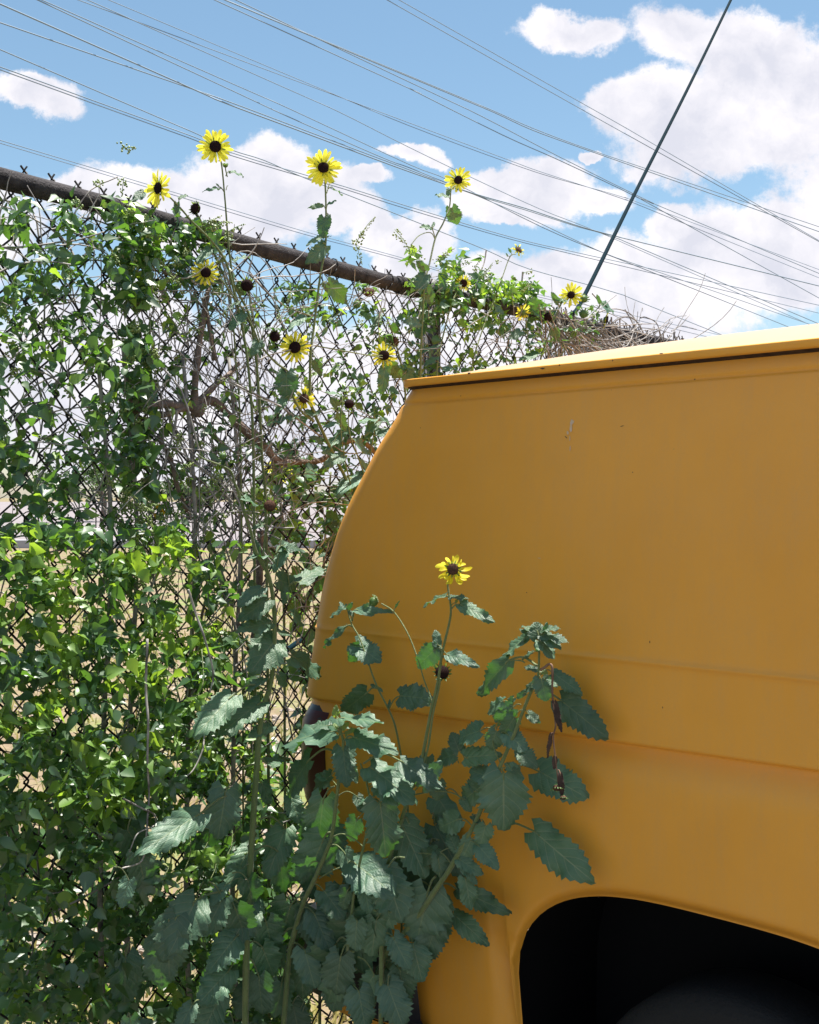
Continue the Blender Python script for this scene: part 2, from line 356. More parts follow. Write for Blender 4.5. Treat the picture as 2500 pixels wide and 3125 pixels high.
# grass tufts beyond the fence
mb = MB()
for i in range(9000):
    u = random.random()**1.6; Y = 3.4+u*13; X = random.uniform(-0.5, 0.36)*Y*1.0
    base = Vector((X, Y, 0))
    if (base-P(374, 1500, zf(374))).dot(NF) > -0.15: continue
    hh = random.uniform(0.05, 0.16)*(1 if random.random() < .85 else 2.4); d = Vector((random.gauss(0, .5), random.gauss(0, .5), 1)).normalized()
    w = Vector((random.uniform(-1, 1), random.uniform(-1, 1), 0)).normalized()*0.0035*(1+Y*.12)
    mid = base+d*hh*.6; tip = base+d*hh+Vector((d.x, d.y, -.4))*hh*.35
    mb.add([base-w, base+w, mid+w*.7, mid-w*.7, tip], [[0, 1, 2, 3], [3, 2, 4]], 'grass')
tag(mb.build('dry_grass'), 'thin dry grass and straw beyond the fence', None, None, 'stuff')

mb = MB(); srd = random.Random(9)
for i in range(2600):
    Y = 3.3+srd.random()**1.5*9; X = srd.uniform(-.45, .1)*Y; c = Vector((X, Y, .004))
    if (c-P(374, 1500, zf(374))).dot(NF) > -.1 or noise.noise(Vector((X*.9, Y*.9, 1))) < .02: continue
    random.seed(i); ball(mb, c, srd.uniform(.008, .035), 'rubble', 6, 4, flat=srd.uniform(.4, .8), jit=.35)
tag(mb.build('rubble', smooth=False), 'pale stones scattered in the dry grass behind the fence', None, None, 'stuff')
# ------------------------------------------------------------------ overhead wires
LINES = [
 ([(374,311),(598,407),(709,458),(806,489),(933,544),(1250,669),(1484,763),(1616,821),(1885,895),(2126,991)], 62, .017, 'single thin power line that passes just behind the tallest sunflower bloom'),
 ([(374,339),(598,420),(704,465),(1054,570),(1250,631),(1555,722),(1758,770),(2126,850)], 70, .018, 'power line meeting the tallest bloom at its petals, upper of a close pair'),
 ([(374,348),(598,429),(704,474),(1054,578),(1250,640),(1555,729),(1758,778),(2126,866)], 70, .016, 'power line passing the tallest bloom, lower of a close pair'),
 ([(552,255),(679,311),(882,387),(1085,463),(1250,524),(1438,588),(1605,636),(1758,687),(1885,722),(2126,781)], 55, .021, 'thickest power line, leading above the second tall sunflower'),
 ([(540,255),(679,303),(882,379),(1085,456),(1250,518),(1438,590),(1605,641),(1758,690),(1885,728),(2126,830)], 57, .017, 'power line running just above the thickest one'),
 ([(663,255),(882,357),(1034,423),(1187,489),(1250,512),(1367,560),(1605,661),(1834,768),(2126,885)], 60, .016, 'power line above the right hand tall sunflower, lower of a spaced pair'),
 ([(709,255),(882,331),(1250,502),(1375,552),(1656,694),(1860,778),(2126,870)], 60, .015, 'power line above the right hand tall sunflower, upper of a spaced pair'),
 ([(841,255),(1034,341),(1250,450),(1468,555),(1656,641),(1824,707),(2126,839)], 66, .015, 'lone power line between the two spaced pairs at the middle of the sky'),
 ([(927,255),(1250,375),(1555,489),(1656,526),(1910,610),(2126,697)], 75, .016, 'power line over the small middle cloud, upper of a tight pair'),
 ([(942,255),(1250,384),(1560,499),(1700,545),(1910,604),(2126,684)], 75, .015, 'power line over the small middle cloud, lower of a tight pair'),
 ([(1217,255),(1250,270),(1534,412),(1707,489),(1951,605),(2126,702)], 58, .016, 'power line entering above the right hand bloom, lowest of three'),
 ([(1260,255),(1463,351),(1707,478),(1996,621),(2126,676)], 58, .016, 'power line entering above the right hand bloom, middle of three'),
 ([(1298,255),(1504,341),(1626,397),(1808,463),(2126,575)], 56, .018, 'power line entering above the right hand bloom, highest of three'),
 ([(1306,255),(1504,337),(1626,391),(1808,459),(2126,566)], 57, .015, 'faint power line hugging the highest of the three above the right hand bloom'),
 ([(1636,255),(1844,372),(2126,529)], 60, .015, 'power line in the upper right, lower of the two crossing the lavender cloud'),
 ([(1671,255),(1910,390),(2126,516)], 60, .014, 'power line in the upper right, upper of the two crossing the lavender cloud'),
 ([(389,544),(526,585),(729,646),(933,707),(1085,748),(1250,793),(1504,866),(2126,1006)], 95, .018, 'faint far power line across the big white cloud, upper of two'),
 ([(389,553),(526,594),(729,656),(933,716),(1085,756),(1250,800),(1504,872),(2126,1020)], 95, .017, 'faint far power line across the big white cloud, lower of two'),
]
for pts, Z, r, lab in LINES:
    Z = Z*.55
    e0, e1 = pts[0], pts[1]; q0, q1 = pts[-1], pts[-2]
    k = 1500/max(1, (e1[0]-e0[0])); k2 = 1500/max(1, q0[0]-q1[0])
    pts = [(e0[0]-(e1[0]-e0[0])*k, e0[1]-(e1[1]-e0[1])*k)]+pts+[(q0[0]+(q0[0]-q1[0])*k2, q0[1]+(q0[1]-q1[1])*k2)]
    n = len(pts)
    pp = smoothpath([P(x, y, Z*(1+0.00022*(x-1250))) for x, y in pts], 4)
    mb = MB(); tube(mb, pp, r*.8, r*.8, 'cable', 5)
    tag(mb.build('power_line'), lab, 'power line', 'power lines crossing the sky')
mb = MB(); gp = [P(1748, 960, 4.25), P(1790, 890, 4.6), P(1950, 566, 6.2), P(2107, 255, 8.2), P(2250, -40, 10.5)]
tube(mb, smoothpath(gp, 6), .0075, .0115, 'guy', 7)
tag(mb.build('guy_wire'), 'dark taut guy wire slanting up to the right from the fence top', 'guy wire')

# ------------------------------------------------------------------ chain link fence
def FP(x): z = zf(x); return Vector(((x-CX)/F*z, z, 0))
F0 = FP(374)
def fu(x): return (FP(x)-F0).dot(DF)
def FW(u, z, n=0.0): return F0+DF*u+Vector((0, 0, z))+NF*n
RAIL = [(374, 640), (679, 727), (933, 796), (1187, 862), (1275, 882), (1600, 950), (2020, 1045)]
def rail_z(u):
    pr = [(fu(x), H+(HOR-y)/F*zf(x)) for x, y in RAIL]
    if u <= pr[0][0]: return pr[0][1]+(u-pr[0][0])*(pr[1][1]-pr[0][1])/(pr[1][0]-pr[0][0])*0.3
    for a, b_ in zip(pr, pr[1:]):
        if u <= b_[0]: t_ = (u-a[0])/(b_[0]-a[0]); return a[1]+(b_[1]-a[1])*t_
    return pr[-1][1]
U0, U1 = fu(-150)-1.6, fu(2450)+3
fence = thing('chain_link_fence', FW(0, 0), 'rusty chain link fence with a round top rail behind the sunflowers and vines', 'fence')
mb = MB(); wd, hd, ov, rw = 0.064, 0.084, 0.0045, 0.0023
ncol = int((U1-U0)/(wd/2))
for k in range(ncol):
    u = U0+k*wd/2; pts = []; top = rail_z(u)+0.022
    nb_ = int((top-0.05)/(hd/2))
    for j in range(nb_+1):
        z = top-j*hd/2+0.004*noise.noise(Vector((u*3, j*.7, 3)))
        odd = (j+k) % 2
        ue = u-ov if odd else u+wd/2+ov
        s = 1 if odd else -1
        bx = 0.006*noise.noise(Vector((u*2.2, z*2.2, 0)))
        dep = 0.0025*s+0.012*noise.noise(Vector((u*1.7, z*1.7, 9)))
        pts.append(FW(ue+s*.0016+bx, z+.0035, dep)); pts.append(FW(ue+bx, z, 0.0)); pts.append(FW(ue+s*.0016+bx, z-.0035, -dep))
    # twisted barb above the rail
    e = pts[0]; pts.insert(0, e+Vector((0, 0, .010))+DF*(0.007 if k % 2 else -.010))
    tube(mb, pts, rw, rw, 'wire', 4, cap=False)
mb.build('wire_mesh', fence)
mb = MB(); rp = [FW(U0+i*0.08, rail_z(U0+i*0.08), 0.0) for i in range(int((U1-U0)/0.08))]
tube(mb, rp, .0205, .0205, 'rail', 14, rough=.03)
mb.build('top_rail', fence)
mb = MB(); uc = fu(1248)
tube(mb, [FW(uc-.05+i*.025, rail_z(uc-.05+i*.025)) for i in range(5)], .0245, .0245, 'rail', 14)
mb.build('rail_coupling', fence)
for x in (None, 1362, 2640):
    mb = MB(); u = fu(x) if x else fu(1362)-3.05
    tube(mb, [FW(u, 0, -.055), FW(u, 1.0, -.055), FW(u, rail_z(u)+.01, -.055)], .029, .029, 'post', 14)
    ball(mb, FW(u, rail_z(u)+.02, -.055), .034, 'post', 12, 8)
    mb.build('post', fence)
for x in (560, 1010, 1180, 1500, 1800):
    mb = MB(); u = fu(x); z = rail_z(u)
    tube(mb, [FW(u+.008*math.sin(a), z+.0235*math.sin(a), .0235*math.cos(a)) for a in [i*.5 for i in range(13)]], .0017, .0017, 'wire', 5)
    mb.build('tie_wire', fence)
mb = MB(); tube(mb, [P(780, 2052, 3.35), P(940, 1938, 3.6)], .008, .008, 'guy', 8)
tag(mb.build('metal_pipe'), 'short slanting dark blue pipe behind the fence beside the van corner', 'pipe')

# ------------------------------------------------------------------ van
def VP(x): z = zv(x); return Vector(((x-CX)/F*z, z, 0))
V0 = VP(955)
def vu(x): return (VP(x)-V0).dot(-DV)            # metres forward of the rear lamp's edge
def VW(u, z, n=0.0): return V0-DV*u+Vector((0, 0, z))+NV*n
def vz(x, y): return H+(HOR-y)/F*zv(x)
ua, ub = vu(1262), vu(2126)
def two(x1, y1, x2, y2):
    z1, z2 = vz(x1, y1), vz(x2, y2); u1, u2 = vu(x1), vu(x2)
    return lambda u: z1+(z2-z1)*(u-u1)/(u2-u1) if u < ub+.3 else z1+(z2-z1)*(ub+.3-u1)/(u2-u1)
GUT = two(1262, 1181, 2126, 1099); GRV = two(1229, 1232, 2100, 1158)
HIL = two(1155, 1931, 1900, 2007); CRS = two(1097, 2154, 2126, 2302)
EDGE = [(1258,1181),(1224,1245),(1206,1290),(1180,1332),(1150,1388),(1121,1449),(1080,1538),(1050,1623),(1026,1710),(1007,1797),(993,1898),(978,2000),(965,2087),(956,2137),(952,2300),(955,2500),(962,2700),(975,2900)]
EZ = sorted([(vz(x, y), vu(x)) for x, y in EDGE])
def edge_u(z):
    if z <= EZ[0][0]: return EZ[0][1]
    for a, b_ in zip(EZ, EZ[1:]):
        if z <= b_[0]: return a[1]+(b_[1]-a[1])*(z-a[0])/(b_[0]-a[0])
    return EZ[-1][1]
RC = 0.075
def lerp_tab(tab, x):
    if x <= tab[0][0]: return tab[0][1]
    for a, b_ in zip(tab, tab[1:]):
        if x <= b_[0]:
            t_ = (x-a[0])/(b_[0]-a[0]); t_ = t_*t_*(3-2*t_)*.5+t_*.5
            return a[1]+(b_[1]-a[1])*t_
    return tab[-1][1]
BULGE = [(0.30, -.050), (0.45, -.012), (0.62, .006), (0.80, .016), (1.0, .024), (1.2, .028), (1.45, .020), (1.65, .008), (1.82, -.008), (1.95, -.02)]
ARCH_C = (vu(1576)+.445)
AR = [(-.47*(1-(k_/22)**1.7), .40+.403*max(0.0, 1-(1-(k_/22)**1.7)**3.2)**.3125) for k_ in range(23)]
def arch_z(u):
    w = -abs(u-ARCH_C)
    if w < -.47: return None
    for a, b_ in zip(AR, AR[1:]):
        if w <= b_[0]: return a[1]+(b_[1]-a[1])*(w-a[0])/(b_[0]-a[0]) if b_[0] > a[0] else b_[1]
    return .803
def soff(u, z):
    n = lerp_tab(BULGE, z)
    gz, hz, cz = GRV(u), HIL(u), CRS(u)
    n -= .0045*math.exp(-((z-gz)/.0026)**2)
    n += .0045*math.exp(-((z-hz)/.0042)**2)+(.0012 if z > hz else .0012*math.exp(-((z-hz)/.02)**2))
    q = (z-cz)
    n -= .022*(math.exp(-(q/.005)**2) if q > 0 else math.exp(-(q/.034)**2))
    lz = .655
    n -= .005*(math.exp(-((z-lz)/.01)**2) if z > lz else math.exp(-((z-lz)/.03)**2))
    if abs(u-ARCH_C) < .6 and z < .95:                        # the pressed lip round the wheel arch rolls inward
        dx = abs(u-ARCH_C)
        az_ = arch_z(u)
        dd = max(0, z-az_) if az_ is not None else math.hypot(max(0, dx-.47), max(0, z-.76))
        n -= .026*math.exp(-(dd/.016)**2)
    return n
L_VAN, W_VAN = 4.35, 1.72
van = thing('parked_van', VW(2.0, 0, -.8), 'mustard yellow van seen from its rear side, parked against the fence', 'van')
# near side panel with its rounded rear corner and the back
def wrap(t_, z, off=0.0):
    """t_ <= 0: metres forward on the side; 0..1 round the corner; > 1: metres across the back"""
    us = edge_u(z)+.414*RC
    if t_ <= 0: return VW(us-t_, z, soff(us-t_, z)+off)
    a = min(t_, 1)*math.pi/2; n0 = soff(us, z)-RC
    p = VW(us-math.sin(a)*(RC+off), z, n0+math.cos(a)*(RC+off))
    if t_ > 1: p = p-NV*(t_-1)
    return p
def rows(u):
    zt = GUT(u); gz, hz, cz = GRV(u), HIL(u), CRS(u)
    def lin(a, b_, n): return [a+(b_-a)*i/n for i in range(n)]
    ks = (.012, .006, .003, 0, -.003, -.006, -.012)
    kc = (.03, .018, .013, .0095, .0065, .004, .002, 0, -.003, -.007, -.012, -.022, -.035, -.055)
    r = [zt]+lin(zt-.012, gz+.018, 3)+[gz+k for k in ks]
    r += lin(gz-.03, hz+.02, 16)+[hz+k for k in (.015, .009, .005, .002, 0, -.003, -.007, -.014, -.024)]
    r += lin(hz-.035, cz+.045, 3)+[cz+k for k in kc]
    lo = cz-.075; zb = arch_z(u); fl = zb if zb is not None else .34
    for i in range(27):
        t_ = i/26; r.append(lo+(fl-lo)*(t_ if zb is None else 1-(1-t_)**1.6))
    return r
ts = []
ulist = []
x_ = 0.0
while x_ < L_VAN:
    ulist.append(x_); d_ = abs(x_+.03-ARCH_C)
    x_ += (.0035 if abs(d_-.455) < .035 else .02 if d_ < .6 else .06)
cols = []
for t_ in [1+W_VAN-.15, 1+W_VAN*.5, 1.3, 1.1, 1.0, .86, .72, .6, .5, .4, .3, .2, .1]+[-q for q in ulist]: cols.append(t_)
mb = MB(); vs = []; nr = None
for t_ in cols:
    ucol = -t_ if t_ <= 0 else 0
    # rows follow the true u of this column (edge shifts with height), two passes settle it
    rr = rows(ucol+.12)
    zs = rr
    if t_ <= 0:
        us = edge_u(.6)+.414*RC; rr2 = rows(us-t_); zs = rr2
    nr = len(zs)
    for z in zs: vs.append(wrap(t_, z))
fs = []
for i in range(len(cols)-1):
    for j in range(nr-1): fs.append([i*nr+j, (i+1)*nr+j, (i+1)*nr+j+1, i*nr+j+1])
mb.add(vs, fs, 'van')
mb.build('body_side', van)
# far side, front and floor close the shell
mb = MB(); uu = [edge_u(.6)+.05, L_VAN]
for (z0, z1) in ((.34, 1.80),):
    a, b_, c, d = VW(.35, z0, -W_VAN), VW(L_VAN, z0, -W_VAN), VW(L_VAN, z1, -W_VAN+.05), VW(.35, z1, -W_VAN+.05)
    mb.add([a, b_, c, d], [[0, 1, 2, 3]], 'van')
    e, f_ = VW(L_VAN, z0, 0), VW(L_VAN-.5, z1, 0)
    mb.add([b_, e, f_, VW(L_VAN-.5, z1, -W_VAN+.05)], [[0, 1, 2, 3]], 'van')
mb.build('body_shell', van, smooth=False)
mb = MB(); mb.add([VW(.1, .36, -.03), VW(L_VAN, .36, -.03), VW(L_VAN, .36, -W_VAN), VW(.1, .36, -W_VAN)], [[0, 1, 2, 3]], 'dark')
mb.build('floor_pan', van, smooth=False)
# wheel well
mb = MB(); prof = [(s_*w, z) for s_ in (-1,) for w, z in [(-a, b_) for a, b_ in AR]]
prof = [(w, z) for w, z in AR]+[(-w, z) for w, z in AR[::-1][1:]]
prof = [(-.472, .30)]+prof+[(.472, .30)]
vs = []
for w, z in prof:
    n0 = soff(ARCH_C+w, z)+.001
    for dn, dz in ((0, .005), (-.012, .008), (-.03, .012), (-.40, .014)):
        vs.append(VW(ARCH_C+w*(1.0+dz*3), z+dz+.001, n0+dn-.002))
fs = []
for i in range(len(prof)-1):
    for j in range(3): fs.append([i*4+j, i*4+j+1, (i+1)*4+j+1, (i+1)*4+j])
mb.add(vs, fs, 'dark')
mb.add([VW(ARCH_C-.6, .1, -.36), VW(ARCH_C+.6, .1, -.36), VW(ARCH_C+.6, 1.0, -.36), VW(ARCH_C-.6, 1.0, -.36)], [[0, 1, 2, 3]], 'dark')
mb.build('wheel_arch', van)
def wheel(uc, nc):
    wt = bpy.data.objects.new('wheel', None); COL.objects.link(wt); wt.parent = van
    c = VW(uc, .325, nc); wt.location = c-van.location
    def ring(mb, prof, m, seg=48):
        vs = []; fs = []; n = len(prof)
        for k in range(seg):
            a = 2*math.pi*k/seg; rad = -DV*math.cos(a)+Vector((0, 0, 1))*math.sin(a)
            for r, o in prof: vs.append(c+rad*r+NV*o)
        for k in range(seg):
            for j in range(n-1): fs.append([k*n+j, ((k+1) % seg)*n+j, ((k+1) % seg)*n+j+1, k*n+j+1])
        mb.add(vs, fs, m)
    s_ = 1 if nc > -.5 else -1
    mb = MB(); ring(mb, [(.19, .055*s_), (.24, .085*s_), (.29, .09*s_), (.318, .075*s_), (.325, .05*s_), (.325, -.07*s_), (.30, -.09*s_), (.19, -.08*s_)], 'rubber')
    mb.build('tyre', wt, origin=c)
    mb = MB(); ring(mb, [(.0, .045*s_), (.05, .05*s_), (.06, .02*s_), (.12, .03*s_), (.165, .01*s_), (.175, .06*s_), (.195, .062*s_), (.195, .05*s_)], 'rim')
    mb.build('rim', wt, origin=c)
for a in ((ARCH_C, -.13), (ARCH_C+2.45, -.13), (ARCH_C, -W_VAN+.15), (ARCH_C+2.45, -W_VAN+.15)): wheel(*a)
# roof: a shallow crown rising from the drip gutter, tapering to the rear
gu0 = vu(1250)
def rs(u): return min(1.0, max(0.0, .02+1.05*(1-math.exp(-max(0, u-gu0-.015)/.22))))
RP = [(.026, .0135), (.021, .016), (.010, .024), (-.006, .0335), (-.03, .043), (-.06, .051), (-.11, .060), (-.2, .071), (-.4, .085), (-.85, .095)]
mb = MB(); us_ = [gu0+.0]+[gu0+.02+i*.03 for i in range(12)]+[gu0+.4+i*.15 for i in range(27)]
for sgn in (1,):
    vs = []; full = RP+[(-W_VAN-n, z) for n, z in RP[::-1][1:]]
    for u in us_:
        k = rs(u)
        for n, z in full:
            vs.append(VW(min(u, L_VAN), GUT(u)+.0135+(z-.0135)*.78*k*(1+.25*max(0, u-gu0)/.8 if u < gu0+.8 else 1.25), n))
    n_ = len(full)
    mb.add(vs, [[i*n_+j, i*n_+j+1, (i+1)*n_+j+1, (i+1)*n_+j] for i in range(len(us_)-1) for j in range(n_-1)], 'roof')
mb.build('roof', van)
# gutter: bevelled strip along the side, turning the rear corner
def gut_path(off):
    pts = []
    u = L_VAN
    while u > gu0+.05: pts.append(VW(u, 0, off)); u -= .06
    for i in range(9):
        a = math.pi/2*i/8; r = .035+off-.0
        pts.append(VW(gu0+.035-math.sin(a)*r, 0, -.035+math.cos(a)*r))
    pts.append(VW(gu0-off, 0, -.4)); pts.append(VW(gu0-off, 0, -W_VAN))
    return pts
def strip(mb, prof, m):
    ps = [gut_path(o) for o, _z in prof]; n = len(ps[0]); vs = []
    for i in range(n):
        u = (ps[0][i]-V0).dot(-DV)
        for k, (o, z) in enumerate(prof): vs.append(ps[k][i]+Vector((0, 0, GUT(max(u, gu0))+z)))
    c = len(prof)
    mb.add(vs, [[i*c+j, (i+1)*c+j, (i+1)*c+j+1, i*c+j+1] for i in range(n-1) for j in range(c-1)], m)
mb = MB(); strip(mb, [(-.02, .0145), (.024, .0150), (.0275, .0140), (.0280, .0120), (.0270, .0020), (.0240, -.0006), (.018, -.0012), (.010, -.0006)], 'van')
mb.build('rain_gutter', van)
mb = MB(); strip(mb, [(.019, -.0013), (.012, -.0026), (.006, -.0038), (-.008, -.0052), (-.02, -.003)], 'seal')
mb.build('gutter_seam', van)
# tail lamp wrapped round the rear corner
def patch(mb, t0, t1, z0, z1, off, m, nt_=14, nz_=8, rnd=.0):
    vs = []; 
    for i in range(nt_+1):
        for j in range(nz_+1):
            e = 0 if 0 < i < nt_ and 0 < j < nz_ else -.006
            vs.append(wrap(t0+(t1-t0)*i/nt_, z0+(z1-z0)*j/nz_, off+e))
    mb.add(vs, [[i*(nz_+1)+j, i*(nz_+1)+j+1, (i+1)*(nz_+1)+j+1, (i+1)*(nz_+1)+j] for i in range(nt_) for j in range(nz_)], m)
lamp = bpy.data.objects.new('tail_light', None); COL.objects.link(lamp); lamp.parent = van
zl1, zl0 = vz(975, 2150), vz(975, 2450); lamp.location = VW(0, zl0, 0)-van.location; lamp['label'] = 'dark red tail light in a black surround'
mb = MB(); patch(mb, -.038, 1.0, zl0, zl1-.012, .009, 'lens'); mb.build('lens', lamp, origin=VW(0, zl0, 0))
mb = MB(); patch(mb, -.046, 1.0, zl0-.012, zl1+.002, .005, 'bezel'); mb.build('bezel', lamp, origin=VW(0, zl0, 0))
mb = MB(); vs = []
for t_ in (-.30, -.2, -.1, 0, .15, .3, .5, .7, .85, 1, 1.6):
    for z, o in ((.40, .0), (.40, .05), (.43, .062), (.53, .062), (.56, .05), (.56, 0)): vs.append(wrap(t_, z, o+(.0 if t_ > -.29 else -.03)))
mb.add(vs, [[i*6+j, i*6+j+1, (i+1)*6+j+1, (i+1)*6+j] for i in range(10) for j in range(5)], 'bezel'); mb.build('bumper', van)
# wear marks: bare chips on the gutter and a dried streak on the panel
def blotch(name, x, y, w, h, m, off, ang=0, label=None, gut=False, seed=0):
    rd = random.Random(seed); u, z = vu(x), vz(x, y); s = zv(x)/F; mb = MB(); vs = []; n = 14
    for k in range(n):
        a = 2*math.pi*k/n; r = rd.uniform(.6, 1.15); px = math.cos(a)*w*r; py = math.sin(a)*h*r
        qx = px*math.cos(ang)-py*math.sin(ang); qy = px*math.sin(ang)+py*math.cos(ang)
        uu_, zz = u+qx*s*1.25, z+qy*s
        vs.append(VW(uu_, zz, (.0279 if gut else soff(uu_, zz))+off))
    c = sum(vs, Vector())/n; mb.add([c]+vs, [[0, 1+k, 1+(k+1) % n] for k in range(n)], m)
    o = mb.build(name, van)
    if label: o['label'] = label
for i, (x, y, w, h) in enumerate(((1458, 1142, 5, 2.6), (1682, 1128, 8, 2.5), (1733, 1118, 1.2, 4), (1895, 1104, 1.6, 3), (2044, 1083, 6, 2))):
    blotch('paint_chip', x, y, w, h, 'chip', .0006, 0, 'dark bare chip in the gutter paint', True, i)
for i, (x, y, w, h, a) in enumerate(((1405, 1208, 1.4, 1.4, 0), (1736, 1335, 6, 1.3, -.8), (1905, 1301, 6, 1.2, .3), (1942, 1442, 1.5, 2, 0), (2007, 1955, 1.2, 4, 0), (2047, 2153, 1.2, 3.5, 0), (1630, 1806, 1.6, 1.6, 0), (2116, 1157, 2, 2.6, 0), (1819, 2742, 2.2, 1.8, 0), (1867, 1190, 1, 1, 0), (1289, 1306, 1.3, 1.3, 0), (2066, 1371, 1, 1, 0))):
    blotch('paint_chip', x, y, w, h, 'chip', .0009, a, 'small dark nick in the side paint', False, 20+i)
for i, (x, y, w, h) in enumerate(((1752, 1288, 6.5, 8), (1750, 1305, 4.5, 14), (1741, 1322, 4, 7), (1748, 1338, 2, 9), (1750, 1368, 2, 9))):
    blotch('bird_dropping', x, y, w, h, 'drop', .0009+.0002*i, 0, 'pale dried streak on the side panel', False, 40+i)
blotch('scratch_mark', 1667, 1702, 5, 1, 'drop', .0009, -.2, 'tiny pale scratch', False, 60)

# ------------------------------------------------------------------ plant pieces
def leaf_mesh(mb, base, tip, wf, nrm, m, seed=0, fold=.22, curl=.12, wave=.06, jag=.105, nt_=20, ns=4, narrow=False):
    rd = random.Random(seed); ph = rd.uniform(0, 9); ax = tip-base; L = ax.length
    if L < 1e-6: return
    ax = ax/L; nn = (nrm-ax*nrm.dot(ax))
    if nn.length < 1e-3: nn = ax.orthogonal()
    nn.normalize(); sd_ = ax.cross(nn)
    W2 = L*wf*.5; vs = []; uvs = []
    ph2 = rd.uniform(0, 9); k1 = rd.uniform(1.4, 2.6)
    for i in range(nt_+1):
        t_ = i/nt_
        w = (1.35*(t_+.015)**.38*(1-t_)**.72 if not narrow else 1.6*(t_+.01)**.6*(1-t_)**.75)*(1+.10*math.sin(t_*9+ph))
        w = max(w, .0)
        for j in range(-ns, ns+1):
            s = j/ns; a = abs(s)
            sw = s*w*W2
            if a == 1 and 0 < i < nt_: sw *= 1+jag*(1 if i % 2 else -1)*rd.uniform(.3, 1.5)
            al = t_*L - .17*L*wf*(a**1.6)*max(0, 1-t_*3.0)
            if a == 1: al += (jag*L*.25 if i % 2 else 0)
            hgt = fold*abs(sw) - curl*L*(t_**2) - .9*curl*W2*(a**2.2) + wave*L*math.sin(t_*k1*6.28+ph+(1.7 if s > 0 else 0))*a*a + .02*L*math.sin(t_*21+ph2)*a
            vs.append(base+ax*al+sd_*sw+nn*hgt); uvs.append((s, t_))
    q = 2*ns+1
    mb.add(vs, [[i*q+j, i*q+j+1, (i+1)*q+j+1, (i+1)*q+j] for i in range(nt_) for j in range(q-1)], m, uvs)
CAMP = Vector((0, 0, H))
SEED = [100]
def add_leaf(root, Zf, node, base, tip, w, up=.15, dz=0.0, dep=0.0, m='leaf', curl=.12, narrow=False, label=None, petw=None, fold=.22, wave=.05):
    SEED[0] += 1; rd = random.Random(SEED[0])
    Zb = Zf(base[0])-dep; Zt = Zf(tip[0])-dep-dz
    Bp = P(base[0], base[1], Zb); Tp = P(tip[0], tip[1], Zt)
    toc = (CAMP-Bp).normalized()
    up = up*.68; nrm = (toc*(1-up)+Vector((0, 0, 1))*up*1.3+Vector((rd.uniform(-.25, .25), 0, rd.uniform(-.1, .15)))).normalized()
    mb = MB(); w = w*1.24
    leaf_mesh(mb, Bp, Tp, w, nrm, m, SEED[0], fold=fold, curl=curl, narrow=narrow, wave=wave)
    L = (Tp-Bp).length
    if node is not None:
        Np = P(node[0], node[1], Zf(node[0])-dep*.5)
        mid = (Np+Bp)*.5+Vector((0, 0, (Np-Bp).length*.16))
        r = petw or max(.0011, min(.0024, L*.02))
        tube(mb, smoothpath([Np, mid, Bp, Bp+(Tp-Bp)*.10], 5), r, r*.7, 'stem' if m != 'leaf_dry' else 'stem_dry', 5)
    o = mb.build('leaf', root, origin=Bp)
    if label: o['label'] = label
    return o
